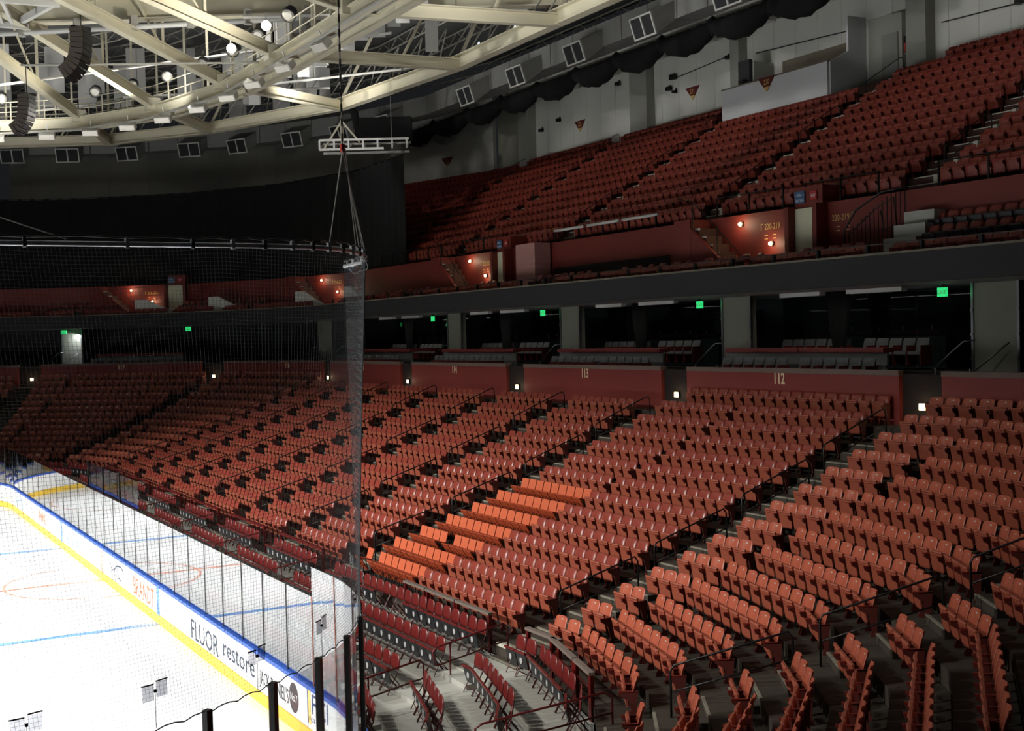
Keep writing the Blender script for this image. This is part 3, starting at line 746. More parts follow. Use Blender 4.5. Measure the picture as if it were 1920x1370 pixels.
# dark red aisle rails on the risers
def red_rail(label, p, q):
    e = empty('aisle_rail', p, 0, label, 'handrail', 'dark red rails on the risers')
    Q = Vector(q) - Vector(p); u = Vector((0, 0, 1)); b = MB()
    d = Q * .22
    b.tube([d + u * .02 - Q * .0 + u * -.02, d + u * .86 + Q * 0], .022, 6)
    b.build('post', 'rail_red', e, True)
    b = MB(); b.tube([u * .50 + Q * .02, u * .46 + Q * .06] + [Q + u * .50], .02, 6); b.build('lower_rail', 'rail_red', e, True)
    b = MB(); b.tube([u * .50 + Q * .02, u * .80, u * .86 + Q * .05, Q * .94 + u * .90, Q + u * .80, Q], .022, 7); b.build('rail', 'rail_red', e, True)
red_rail('dark red tube rail on the risers beside the 112 aisle, upper', (16.35, -17.95, .10), (18.3, -17.75, .34))
red_rail('dark red tube rail on the risers beside the 112 aisle, lower', (14.0, -19.15, .0), (15.75, -18.75, .10))
red_rail('dark red tube rail closing the corner rows of folding chairs', (14.65, -23.2, .10), (17.25, -23.55, .33))
for k, y in enumerate((-6.8, -1.1, 4.5, 10.2, 15.9)):
    red_rail('dark red tube rail on the risers at the stair aisle %s' % names[k], (16.3, y, .10), (18.3, y, .34))
# steps in the riser aisle at section 112
ds = empty('riser_steps', (16.5, -18.2, 0), 0, 'pale grey plywood steps in the folding chair aisle', 'steps')
for k, (x, z) in enumerate(FX[1:]):
    y0 = -18.35 - (2 - k) * .42; b = MB(); b.box(x - 1.45 - 16.5, x - .98 - 16.5, y0 - .45 + 18.2, y0 + .85 + 18.2, FX[k][1], (FX[k][1] + z) / 2 + .05); b.build('step', 'platform_grey', ds)
b = MB(); b.box(18.35 - 16.5, 18.45 - 16.5, -18.35 + 18.2, -17.1 + 18.2, .58, .65); b.build('lit_nosing', 'nosing', ds)
# ------------------------------------------------------------------ section walls behind the lower bowl
RW = 31.05 - CX; ZW = 6.40
WALLS = [(S6, sy(26.25), sy(16.45), '115'), (S6, sy(15.01), sy(5.23), '114'), (S6, sy(3.69), sy(-6.11), '113'), (S6, sy(-7.6), sy(-17.24), '112')]
def wall_piece(parent, i, s0, s1, z0=4.6):
    b = MB(); chunk(b, i, RW, RW + .22, s0, s1, z0, ZW - .14); b.build('wall_panel', 'wall_red', parent)
    b = MB(); chunk(b, i, RW - .02, RW + .25, s0, s1, ZW - .14, ZW); b.build('wall_cap', 'wall_cap', parent)
def number(parent, i, s, txt, size=.50, z=5.93, r=None, mt='cream_text'):
    nx, ny = FAC[i][0], FAC[i][1]; tx, ty = ny, -nx
    x, y = fpoint(i, (RW if r is None else r) - .012, s)
    return textmesh(txt, size, mt, 'section_number', basis((tx, ty, 0), (0, 0, 1), (x, y, z)), parent, .004, 'CENTER', .72, .022)
wn = 0
for (i, s0, s1, txt) in WALLS:
    wn += 1
    e = tag(empty('wall_section_%d' % wn), kind='structure'); wall_piece(e, i, s0, s1); number(e, i, (s0 + s1) / 2 - .1, txt)
    a, b_ = s0, s1
# corner walls: near one (unnumbered) and the far 116 / 117
e = tag(empty('wall_section_5'), kind='structure')
a, b_ = frange(S6, RW); wall_piece(e, S6, sy(-18.74), b_)
a, b_ = frange(7, RW); wall_piece(e, 7, a, b_); a, b_ = frange(8, RW); wall_piece(e, 8, a, -1.6)
e = tag(empty('wall_section_6'), kind='structure')
a, b_ = frange(S6, RW); wall_piece(e, S6, a, sy(27.66)); a, b_ = frange(5, RW); wall_piece(e, 5, a, b_); number(e, 5, (a + b_) / 2 + 1.3, '116')
a, b_ = frange(4, RW); wall_piece(e, 4, 1.6, b_)
e = tag(empty('wall_section_7'), kind='structure')
a, b_ = frange(4, RW); wall_piece(e, 4, a, -.4); a, b_ = frange(3, RW); wall_piece(e, 3, a, b_); number(e, 3, (a + b_) / 2, '117'); a, b_ = frange(2, RW); wall_piece(e, 2, 1.0, b_)
e = tag(empty('wall_section_8'), kind='structure')
a, b_ = frange(2, RW); wall_piece(e, 2, a, -.5); a, b_ = frange(1, RW); wall_piece(e, 1, a, b_); a, b_ = frange(0, RW); wall_piece(e, 0, a, b_)
# wall gaps closed by near-black panels standing in for their shade, plus step lamps
gaps = [(S6, sy(-17.95), 'beside the 112 wall'), (S6, sy(-6.85), 'between the 112 and 113 walls'), (S6, sy(4.46), 'between the 113 and 114 walls'), (S6, sy(15.73), 'between the 114 and 115 walls'), (S6, sy(26.95), 'between the 115 and 116 walls'), (4, .6, 'between the 116 and 117 walls'), (2, .3, 'past the 117 wall')]
for (i, s, nm) in gaps:
    g = tag(empty('trim_%d' % (gaps.index((i, s, nm)) + 1)), kind='structure')
    b = MB(); chunk(b, i, RW + .14, RW + .2, s - .8, s + .8, 4.4, ZW - .1); b.build('gap_shade_panel', 'wall_dark', g)
    x, y = fpoint(i, RW + .07, s + .05); nx, ny = FAC[i][0], FAC[i][1]
    lo = empty('step_lamp', (x, y, 5.42), atan2(ny, nx), 'small lit square step lamp in the gap ' + nm, 'lamp', 'step lamps in the wall gaps')
    b = MB(); b.box(.0, .05, -.13, .13, -.11, .11); b.build('housing', 'lamp_black', lo)
    b = MB(); b.box(-.03, .0, -.10, .10, -.09, .09); b.build('lens', 'lamp_warm', lo)
    l = bpy.data.lights.new('step_lamp_glow', 'POINT'); l.energy = 5; l.color = (1, .75, .45); l.shadow_soft_size = .08
    ob = bpy.data.objects.new('step_lamp_glow', l); COL.objects.link(ob); ob.parent = lo; ob.location = (-.25, 0, 0)

# ------------------------------------------------------------------ suite level behind the walls
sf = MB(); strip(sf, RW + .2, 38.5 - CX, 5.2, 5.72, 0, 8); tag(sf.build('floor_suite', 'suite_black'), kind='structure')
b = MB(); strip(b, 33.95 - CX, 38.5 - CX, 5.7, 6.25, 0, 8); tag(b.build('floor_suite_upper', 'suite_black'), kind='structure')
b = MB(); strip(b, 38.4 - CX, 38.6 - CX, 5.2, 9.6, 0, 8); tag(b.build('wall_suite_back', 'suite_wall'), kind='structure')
BAY0 = -17.25; BAY = 11.35
def suite_seat_meshes():
    b = MB(); loft(b, [(.36, .46, .06, .06), (.42, .49, .05, .09), (.72, .49, -.02, .09), (.84, .47, -.05, .06)]); bk = b.mesh('backrest', 'suite_seat', False)
    b = MB(); b.box(-.24, .24, .05, .45, .34, .44); pn = b.mesh('seat_cushion', 'suite_seat')
    b = MB(); b.box(-.262, -.242, -.06, .42, .0, .62); fr = b.mesh('side_panel', 'suite_red')
    return bk, pn, fr
SM = suite_seat_meshes()
def suite_seat(i, r, s, z, label, group):
    x, y = fpoint(i, r, s); rz = atan2(-FAC[i][1], -FAC[i][0]) - pi / 2
    e = empty('suite_seat', (x, y, z), rz, label, 'seat', group)
    for nm, me in zip(('backrest', 'seat_cushion', 'side_panel'), SM): link(nm, me, e)
def counter(i, s0, s1, r, ztop, zf, nm, red=True):
    x, y = fpoint(i, r, (s0 + s1) / 2); rz = atan2(-FAC[i][1], -FAC[i][0]) - pi / 2; L = abs(s1 - s0) / 2
    e = empty('drink_counter', (x, y, zf), rz, nm, 'counter', 'suite drink counters')
    h = ztop - zf
    for sgn in (-1, 1):
        b = MB(); b.box(sgn * L / 2 - L / 2 + .03, sgn * L / 2 + L / 2 - .03, -.22, .22, h - .14, h); b.build('counter_top', 'suite_red', e)
    b = MB(); b.box(-L, L, .02, .10, .0, h - .14); b.build('front_panel', 'counter_panel', e)
BAYN = ['behind the widest wall, 112', 'behind the next wall along, 113', 'behind the narrower 114 wall', 'behind the netted 115 wall']
def bay(k, i, c0, nm, full=True):
    """c0: tangent coordinate of the column's far edge (column occupies c0..c0+1.6)"""
    x, y = fpoint(i, 34.35 - CX, c0 + .8); rz = atan2(-FAC[i][1], -FAC[i][0]) - pi / 2
    e = empty('column', (x, y, 6.2), rz, 'pale grey concrete column standing in the suite row %s' % nm, 'column', 'suite columns')
    b = MB(); b.box(-.78, .78, .10, .35, 0, 2.60); b.build('shaft', 'column_grey', e)
    for sx in (-1, 1):
        b = MB(); b.box(sx * .79 - .04, sx * .79 + .04, .30, .40, 0, 2.7); b.build('glass_channel', 'steel', e)
        for zz in (.4, 1.1, 1.8):
            b = MB(); b.box(sx * .79 - .04, sx * .79 + .04, .40, .43, zz, zz + .06); b.build('bolt', 'steel', e)
    for q in range(2):
        x, y = fpoint(i, 33.6 - CX, c0 - .15 + 1.25 * q); h2 = empty('stair_rail', (x, y, 5.75), rz, 'bright metal rail sloping up beside the suite column %s' % nm, 'handrail', 'suite stair rails')
        b = MB(); b.tube([(0.9, .3, .45), (-.05, -.1, 1.38), (-.35, -.25, 1.42)] if q == 0 else [(.6, .25, .5), (-.35, -.15, 1.35)], .022, 6); b.build('rail', 'steel', h2, True)
        b = MB(); b.tube([(.7, .25, 0), (.7, .22, .62)], .016, 5); b.build('post', 'steel', h2)
for k in range(4):
    c0 = sy(BAY0 + BAY * k + .0)          # far edge of the column, y = BAY0 + k*BAY
    bay(k, S6, c0, BAYN[k])
k = 0
for k in range(4):
    yl = BAY0 + BAY * (k + 1) - 1.75; yr = BAY0 + BAY * k + .2     # clear bay between columns (y high..low)
    nm = BAYN[k]
    # front row of grey seats, counter, second row, bar
    for q in range(13):
        if q == 6: continue
        suite_seat(S6, 32.0 - CX, sy(yl - 1.0 - .545 * q), 5.86, 'grey upholstered suite seat in the front suite row ' + nm, 'front suite seats ' + nm)
    counter(S6, sy(yl + .2), sy(yl - 7.3), 33.05 - CX, 6.98, 5.72, 'long dark red suite counter with grey panel ' + nm)
    for q in range(12):
        if q == 6: continue
        suite_seat(S6, 34.75 - CX, sy(yl - .9 - .56 * q), 6.40, 'grey upholstered suite seat in the rear suite row ' + nm, 'rear suite seats ' + nm)
    counter(S6, sy(yl - .9), sy(yl - 6.8), 36.1 - CX, 7.48, 6.25, 'rear bar counter carrying glasses ' + nm)
    for q in range(5):
        y = yl - 1.6 - 1.1 * q - random.random() * .4; e = empty('glass_tumbler', (35.95, y, 7.48), 0, 'small clear tumbler on the rear bar counter ' + nm, 'glass', 'tumblers on the bar ' + nm)
        b = MB(); b.lathe([(.035, 0), (.045, .14)], (0, 0, 0)); b.build('tumbler', 'nosing', e)
    l = bpy.data.lights.new('soffit_glow', 'AREA'); l.shape = 'RECTANGLE'; l.size = .3; l.size_y = 6.5; l.energy = 22; l.color = (1, .95, .85)
    ob = bpy.data.objects.new('soffit_glow', l); COL.objects.link(ob); ob.location = (33.2, (yl + yr) / 2, 8.6)
    # glazing
    g = tag(empty('window_%d' % (k + 1)), kind='structure')
    for q in range(3):
        a0 = yr + .1 + (yl - yr) * q / 3; a1 = yr + (yl - yr) * (q + 1) / 3
        b = MB(); b.box(35.35, 35.37, a0, a1, 6.3, 8.7); b.build('pane', 'suite_glass', g)
    # partition drape, back-of-suite screen, door
    yd = yl - 3.75
    e = empty('black_drape', (34.4, yd, 5.9), 0, 'black gathered drape tied between two suites ' + nm, 'drape', 'suite partition drapes')
    vs = []; fs = []; n = 18
    for zz, wd in ((0.9, .22), (1.1, .24), (1.9, .40), (2.9, .50)):
        for q in range(n + 1):
            u = -1 + 2 * q / n; vs.append((.10 * cos(q * 2.2), u * wd, zz))
    for r_ in range(3):
        for q in range(n): fs.append((r_ * (n + 1) + q, r_ * (n + 1) + q + 1, (r_ + 1) * (n + 1) + q + 1, (r_ + 1) * (n + 1) + q))
    b = MB(); b.add(vs, fs); b.build('cloth', 'drape', e, True)
    e = empty('wall_screen', (38.3, yd - 2.2, 7.9), 0, 'dark flat screen on the back wall of the suite ' + nm, 'screen', 'suite screens')
    b = MB(); b.box(-.06, .0, -.75, .75, -.45, .45); b.build('panel', 'suite_black', e); b = MB(); b.box(.0, .08, -.1, .1, -.1, .1); b.build('bracket', 'black_metal', e)
    e = empty('exit_sign', (33.4, BAY0 + BAY * k + .55 if k else -16.7, 8.58), 0, 'lit green exit sign hanging at the column ' + nm, 'sign', 'green exit signs')
    b = MB(); b.box(-.03, .03, -.17, .17, -.14, .12); b.build('housing', 'exit_green', e); b = MB(); b.box(-.01, .01, -.02, .02, .12, .22); b.build('stem', 'black_metal', e)
    textmesh('EXIT', .16, 'sign_pale', 'lettering', basis((0, -1, 0), (0, 0, 1), (-.035, 0, -.07)), e, .001)
    # pale bulkhead strips under the soffit
    for (ya, yb) in ((yl - 2.2, yl - 4.1), (yl - 5.3, yl - 7.6)):
        e = empty('soffit_lamp', (33.4, (ya + yb) / 2, 8.66), 0, 'long pale ceiling strip lamp under the balcony ' + nm, 'lamp', 'strip lamps under the balcony')
        b = MB(); b.box(-.12, .12, -abs(ya - yb) / 2, abs(ya - yb) / 2, 0, .13); b.build('housing', 'lamp_body', e)
# far-corner suites: columns, counters and a lit column
for (i, c0, nm) in ((5, .5, 'behind the 116 wall'), (5, 3.4, 'deeper behind the 116 wall'), (3, -6.3, 'beside the far stairs'), (4, -1.2, 'between 116 and 117')):
    if nm == 'between 116 and 117': continue
    bay(9, i, c0, nm)
for (i, s0, s1, nm) in ((3, -2.9, 3.6, 'behind the far 117 wall'), (5, 5.0, 7.6, 'beside the 116 columns')):
    counter(i, s0, s1, 33.05 - CX, 6.98, 5.72, 'long suite counter with dark red top ' + nm)
    q = s0 + .3
    while q < s1:
        suite_seat(i, 32.0 - CX, q, 5.86, 'grey upholstered seat in the far suite row ' + nm, 'far suite seats ' + nm); q += .56
for (i, s, nm) in ((3, -5.6, 'beside the far lit column'), (4, -3.4, 'in the far corner suites')):
    x, y = fpoint(i, 33.2 - CX, s); e = empty('exit_sign', (x, y, 8.58), atan2(FAC[i][1], FAC[i][0]), 'lit green exit sign ' + nm, 'sign', 'green exit signs')
    b = MB(); b.box(-.03, .03, -.22, .22, -.14, .14); b.build('housing', 'exit_green', e); b = MB(); b.box(-.01, .01, -.02, .02, .14, .22); b.build('stem', 'black_metal', e)
    textmesh('EXIT', .18, 'sign_pale', 'lettering', basis((0, -1, 0), (0, 0, 1), (-.035, 0, -.07)), e, .001)
x, y = fpoint(3, 33.6 - CX, -4.9)
l = bpy.data.lights.new('doorway_glow', 'AREA'); l.energy = 60; l.size = .6; l.color = (.85, .9, 1)
ob = bpy.data.objects.new('doorway_glow', l); COL.objects.link(ob); ob.location = (x, y, 8.5); ob.rotation_euler = (0, radians(20), 0)

# ------------------------------------------------------------------ balcony fascia and soffit
b = MB(); strip(b, 31.0 - CX, 31.3 - CX, 8.81, 9.62, 0, 8); tag(b.build('wall_fascia', 'fascia'), kind='structure')
b = MB(); strip(b, 30.97 - CX, 31.34 - CX, 9.62, 9.68, 0, 8); tag(b.build('trim_fascia', 'trim_edge'), kind='structure')
b = MB(); strip(b, 31.3 - CX, 38.6 - CX, 8.81, 9.05, 0, 8); tag(b.build('ceiling_soffit', 'soffit'), kind='structure')

# ------------------------------------------------------------------ upper deck
UX0, UP, UZ0, UR = 34.97, .89, 12.49, .553
def ur(u): return UX0 + UP * u - CX
def uz(u): return UZ0 + UR * u - .82
NU = 12
up = tag(empty('floor_upper_deck'), kind='structure')
for u in range(NU):
    m = MB(); strip(m, ur(u) - .66, ur(u) + (.24 if u < NU - 1 else .9), uz(u) - .85, uz(u), 3, 8); m.build('tread', 'upper_tread', up)
RWALL = 33.9 - CX
b = MB(); strip(b, RWALL, RWALL + .42, 9.05, uz(0) + .02, 0, 8); tag(b.build('wall_upper_front', 'upper_red'), kind='structure')
UAIS = [(-15.42, -14.0), (-5.02, -3.9), (5.38, 6.55), (15.95, 17.05), (26.4, 27.6)]
UN = ['by the barred gate', 'right of the 220 booth steps', 'below the 221 sign', 'below the 222 sign', 'next to the black drape']
usec = [(-26, -15.45, 'upper section past the barred gate'), (-13.97, -5.05, 'upper section above the 220-219 doorway'), (-3.87, 5.35, 'upper section under the white booth'), (6.58, 15.92, 'upper section under the 221 sign'), (17.08, 26.35, 'upper section under the 222 sign')]
for u in range(NU):
    for (ya, yb, nm) in usec:
        if nm.startswith('upper section under the white booth') and u > 9: continue
        if nm.startswith('upper section above') and u == 11: yb = -7.0
        a_, b_ = frange(S6, ur(u)); n1 = max(sy(yb), a_ + .05); n2 = min(sy(ya), b_ - .05)
        if n2 - n1 > .5: run('upper', S6, u, n1, n2, .475, 'dull red flip-up seat, %s upper row, %s' % (ORD[u], nm), 'seats of the ' + nm, uz(u), ur(u))
    a_, b_ = frange(S6, ur(u))
    if sy(27.7) - a_ > .4: run('upper', S6, u, a_ + .05, sy(27.7), .475, 'dull red flip-up seat, %s upper row, beside the black drape' % ORD[u], 'seats beside the black drape', uz(u), ur(u))
    a_, b_ = frange(5, ur(u)); run('upper', 5, u, a_ + .05, b_ - .05, .475, 'dull red flip-up seat, %s upper row, beside the black drape' % ORD[u], 'seats beside the black drape', uz(u), ur(u))
# single front row on the balcony edge
b = MB(); strip(b, 31.34 - CX, 32.2 - CX, 9.05, 9.175, 0, 8); tag(b.build('floor_balcony_edge', 'upper_tread'), kind='structure')
b = MB(); strip(b, 32.2 - CX, 33.88 - CX, 9.05, 9.48, 0, 8); tag(b.build('floor_balcony_walk', 'upper_tread'), kind='structure')
er = empty('edge_rail', (31.2, 0, 9.68), 0, 'low balcony edge rail of short black posts on the grey fascia', 'rail')
for q in range(26):
    y = -24 + 2.0 * q; b = MB(); b.box(-.05, .05, y - .05, y + .05, 0, .26); b.build('post', 'black_metal', er)
b = MB(); b.tube([(0, -24, .25), (0, 26, .25)], .018, 5); b.build('wire', 'black_metal', er)
a_, b_ = frange(S6, 31.75 - CX)
def front_row(i, s0, s1, nm):
    s = s0
    while s < s1 - .2:
        place('upper', i, 31.78 - CX, s + .24, 9.18, 'dull red flip-up seat of the balcony edge row ' + nm, 'balcony edge seats'); s += .49
for (ya, yb, nm) in ((-25, -16.5, 'below the folding seat bank'), (-15.6, -10.6, 'before the doorway'), (-9.4, 2.0, 'below the 220-219 stairs'), (5.2, 15.5, 'below the long red wall'), (17.6, 26, 'below the 222-221 stairs')):
    front_row(S6, sy(yb), sy(ya), nm)
for i in (5, 4, 3, 2):
    a_, b_ = frange(i, 31.78 - CX)
    if i % 2: front_row(i, a_ + .3, b_ - .3, 'round the far corner')
    else: front_row(i, a_ + .3, (a_ + b_) / 2, 'round the far corner'); front_row(i, (a_ + b_) / 2 + 1.2, b_ - .3, 'round the far corner')
realise('upper', 'upper_seat', 'seat', 'distant_upper_seats', 'distant rows of dull red seats on the upper deck', parts=('backrest', 'seat_pan', 'side_frame'))
# upper stairs and rails
for (ya, yb), nm in zip(UAIS, UN):
    st = empty('aisle_stairs', (0, 0, 0), 0, 'pale edged stair aisle of the upper deck ' + nm, 'stairs', 'upper stair aisles')
    for u in range(1, NU):
        zz = uz(u)
        b = MB(); chunk(b, S6, ur(u) - .66 - .32, ur(u) - .655, sy(yb) + .04, sy(ya) - .04, zz - UR - .02, zz - UR / 2); o = b.build('step', 'upper_tread', st)
        b = MB(); chunk(b, S6, ur(u) - .99, ur(u) - .90, sy(yb) + .05, sy(ya) - .05, zz - UR / 2 - .02, zz - UR / 2 + .006); chunk(b, S6, ur(u) - .665, ur(u) - .57, sy(yb) + .05, sy(ya) - .05, zz - .03, zz + .006)
        chunk(b, S6, ur(u) - .80, ur(u) - .70, sy(ya) - .5, sy(ya) - .34, zz - UR, zz + .0); b.build('nosing', 'nosing', o)
    for q, (u0, u1) in enumerate(((1, 3), (5, 7), (9, 11))):
        if nm == UN[1] and q == 2: pass
        handrail('thin dark handrail, %s of the upper stair aisle %s' % (('lower', 'middle', 'upper')[q], nm), (*fpoint(S6, ur(u0) - .3, sy(ya + .5)), uz(u0)), (*fpoint(S6, ur(u1) + .05, sy(ya + .5)), uz(u1)), group='upper deck handrails', low=False, r=.018)
# ------------------------------------------------------------------ vomitory stairs, doors and signs on the upper deck
def vom(fi, s_, txt, nm, signs=True):
    """stair along the red wall, starting at tangent coordinate s_ of facet fi and running down towards the near end"""
    RZ = atan2(FAC[fi][1], FAC[fi][0])
    def W(x, dy, z): q = fpoint(fi, x - CX, s_ - dy); return (q[0], q[1], z)
    root = empty('vomitory_stair', W(33.2, 0, 9.05), RZ, 'short lit stair between red balcony walls ' + nm, 'stairs', 'balcony stairs')
    n = 8
    for k in range(n):
        b = MB(); z = 2.58 - .31 * (k + 1); b.box(-.05, .68, -.42 - .36 * k - .36, -.42 - .36 * k, 0, z); o = b.build('step', 'upper_tread', root)
        b = MB(); b.box(-.055, .66, -.42 - .36 * k - .08, -.42 - .36 * k - .0, z, z + .012); b.box(-.058, -.04, -.42 - .36 * k - .36, -.42 - .36 * k, z - .06, z + .01); b.build('nosing', 'nosing', o)
    b = MB(); b.prism([(-.42, 0), (-3.4, 0), (-3.4, .1), (-.42, 2.3)], 'x', -.22, -.08); b.build('stringer_wall', 'upper_red', root)
    b = MB(); b.box(-.22, .7, -.4, .55, 0, 2.62); b.build('side_wall', 'upper_red', root)
    for q, (yy, zz) in enumerate(((-.5, 2.3), (-1.9, 1.3), (-3.3, .1))):
        b = MB(); b.tube([(-.15, yy, zz - .1), (-.15, yy, zz + .95)], .022, 5); b.build('rail_post', 'black_metal', root)
    b = MB(); b.tube([(-.15, .4, 3.45), (-.15, -.5, 3.25), (-.15, -3.3, 1.05)], .02, 6); b.build('rail', 'black_metal', root)
    for zz, yy in ((1.55, -2.25), (.75, -3.85)):
        e = empty('stair_lamp', W(33.78, yy, 9.05 + zz + .75), RZ, 'small bright round stair lamp, %s of the flight %s' % ('top' if zz > 1 else 'foot', nm), 'lamp', 'balcony stair lamps')
        b = MB(); b.lathe([(.09, 0), (.09, .05), (.06, .09)], (.10, 0, 0), (-1, 0, 0)); b.build('housing', 'lamp_body', e)
        b = MB(); b.lathe([(.075, 0), (.05, .05)], (.012, 0, 0), (-1, 0, 0)); b.build('lens', 'lamp_warm', e)
        l = bpy.data.lights.new('stair_lamp_glow', 'POINT'); l.energy = 18; l.color = (1, .78, .5); l.shadow_soft_size = .06
        ob = bpy.data.objects.new('stair_lamp_glow', l); COL.objects.link(ob); ob.parent = e; ob.location = (-.25, 0, 0)
    # doorway box
    d = empty('doorway', W(33.9, -5.6, 9.05), RZ, 'red framed passage with a pale lit back wall ' + nm, 'doorway', 'balcony doorways')
    b = MB(); b.box(-.35, 1.2, .55, .75, 0, 2.62); b.build('jamb', 'upper_red', d); b = MB(); b.box(-.5, 1.2, -.95, -.75, 0, 2.62); b.build('jamb', 'upper_red', d)
    b = MB(); b.box(-.03, 1.2, -.75, .55, 2.62, 3.25); b.build('lintel', 'upper_red', d)
    b = MB(); b.box(-.06, -.01, -.74, .54, .0, 2.55); b.build('lit_wall', 'door_cream', d)
    for a in ('blue', 'red'):
        x = -.05
        if a == 'blue':
            s = MB(); s.box(x - .03, x, .05, .52, 2.72, 3.12); o = s.build('blue_sign', 'sign_blue', d)
            textmesh('<- ADA ->', .13, 'sign_pale', 'lettering', basis((0, -1, 0), (0, 0, 1), (x - .035, .285, 2.95)), o, .001, 'CENTER', .8)
            textmesh('SEATING', .13, 'sign_pale', 'lettering', basis((0, -1, 0), (0, 0, 1), (x - .035, .285, 2.77)), o, .001, 'CENTER', .8)
        else:
            s = MB(); s.box(x - .03, x, -.52, -.22, 2.78, 3.08); o = s.build('red_sign', 'sign_red', d)
            textmesh('EXIT', .15, 'sign_pale', 'lettering', basis((0, -1, 0), (0, 0, 1), (x - .035, -.37, 2.87)), o, .001, 'CENTER', .7)
    if not signs: return
    # direction lettering printed on the red wall on both sides of the door
    for (yy, t_) in ((-3.75, '\u0413 ' + txt), (-7.25, txt + ' \u0413')):
        o = empty('direction_lettering', W(33.885, yy, 11.05), RZ, 'gold %s lettering with row arrows painted on the red wall, %s' % (txt, 'stair side' if yy > -5 else 'far side of the doorway'), 'lettering')
        textmesh(t_, .30, 'sign_gold', 'characters', basis((0, -1, 0), (0, 0, 1), (0, 0, 0)), o, .003, 'CENTER', .8)
        b = MB()
        for q in (-.22, .22):
            for dz in (-.18, -.30): b.box(-.007, .005, q - .08, q + .08, dz - .03, dz)
        b.build('row_marks', 'sign_gold', o)
vom(S6, sy(-5.0), '220-219', 'below section 220')
vom(S6, sy(15.95), '222-221', 'below section 222')
vom(5, -.9, '224-223', 'under the black curtain')
vom(3, -2.9, '226-225', 'at the far corner under the curtain')
# barred gate and steps by the folding seat bank
g = empty('barred_gate', (33.3, -14.6, 9.05), 0, 'black barred guard rail with curved end beside the folding seat bank', 'guard rail')
b = MB(); b.tube([(.2, 1.9, .75), (.2, 1.9, 1.6), (.2, 1.4, 2.2), (.2, .3, 2.65), (.2, -.7, 2.7)], .03, 6); b.build('top_rail', 'black_metal', g, True)
b = MB(); b.tube([(.2, 1.9, .75), (.2, 1.7, .72)], .03, 6); b.tube([(.2, 1.7, 1.45), (.2, .6, 2.15), (.2, -.2, 2.45), (.2, -.3, 1.6), (.2, .2, 1.5), (.2, .35, 2.1)], .022, 6); b.build('inner_rail', 'black_metal', g, True)
for q in range(14):
    y = 1.7 - q * .18; b = MB(); b.tube([(.2, y, .0 if q < 8 else .3), (.2, y, 1.6 + min(1.0, q * .1))], .014, 5); b.build('bar', 'black_metal', g)
st = empty('bank_steps', (32.65, -15.9, 9.49), 0, 'pale metal steps up the side of the folding seat bank', 'steps')
for k in range(4):
    b = MB(); b.box(-.4 + .38 * k, .1 + .38 * k, -.55, .75 - .05 * k, 0, .3 + .4 * k); b.build('step', 'platform_grey', st)
# folding seat bank: dark seats on three stepped rows
bank = tag(empty('floor_seat_bank'), kind='structure')
for k in range(3):
    b = MB(); b.box(32.25 + .5 * k, 33.85, -26, -16.6 + .25 * k, 9.05 + .42 * k, 9.05 + .42 * (k + 1) - .1); b.build('deck', 'wall_dark', bank)
def tip_up_chair_proto():
    e = empty('tip_up_chair')
    b = MB(); loft(b, [(.42, .38, .02, .03), (.50, .44, .01, .05), (.62, .43, -.03, .06), (.70, .34, -.05, .04)]); b.build('backrest', 'upper_seat', e, True)
    b = MB(); loft(b, [(.14, .38, .20, .03), (.20, .43, .21, .05), (.44, .43, .25, .05), (.48, .40, .26, .03)]); s_ = b.build('seat_pan', 'chair_black', e)
    b = MB(); b.box(-.02, .02, .268, .30, .26, .30); b.build('number_disc', 'chair_disc', s_)
    for sx in (-1, 1):
        b = MB(); b.bar((sx * .22, .02, .5), (sx * .22, .10, 0), .025, .03); b.build('leg', 'chair_black', e)
    return e
bp = tip_up_chair_proto(); bu = [False]
def tip_up_chair(x, y, z, label, group, rz=pi / 2):
    o = bp if not bu[0] else copy_tree(bp); bu[0] = True
    o.location = (x, y, z); o.rotation_euler = (0, 0, rz); tag(o, label, 'seat', group)
for k in range(3):
    for q in range(15):
        y = -16.95 + .25 * k - .50 * q
        if y < -24: break
        tip_up_chair(32.62 + .5 * k, y, 9.05 + .42 * (k + 1) - .1, 'black and red folding seat in the %s row of the seat bank' % ('lowest', 'middle', 'top')[k], 'folding seat bank')
# loose walkway chairs along the balcony
for (ya, yb, stp, nm) in ((-14.2, -11.6, .62, 'near the barred gate'), (-9.6, -6.0, .72, 'at the foot of the 220-219 stair'), (-5.6, -1.0, .80, 'left of the 220-219 stair'), (1.2, 5.6, .62, 'before the grey recess'), (8.4, 11.0, .7, 'by the pale block'), (16.5, 22.5, .8, 'beyond the 222-221 stair')):
    y = ya
    while y < yb:
        tip_up_chair(32.75 + random.uniform(-.1, .1), y, 9.48, 'black and red folding seat on the balcony walkway ' + nm, 'walkway folding seats', pi / 2 + random.uniform(-.25, .25)); y += stp
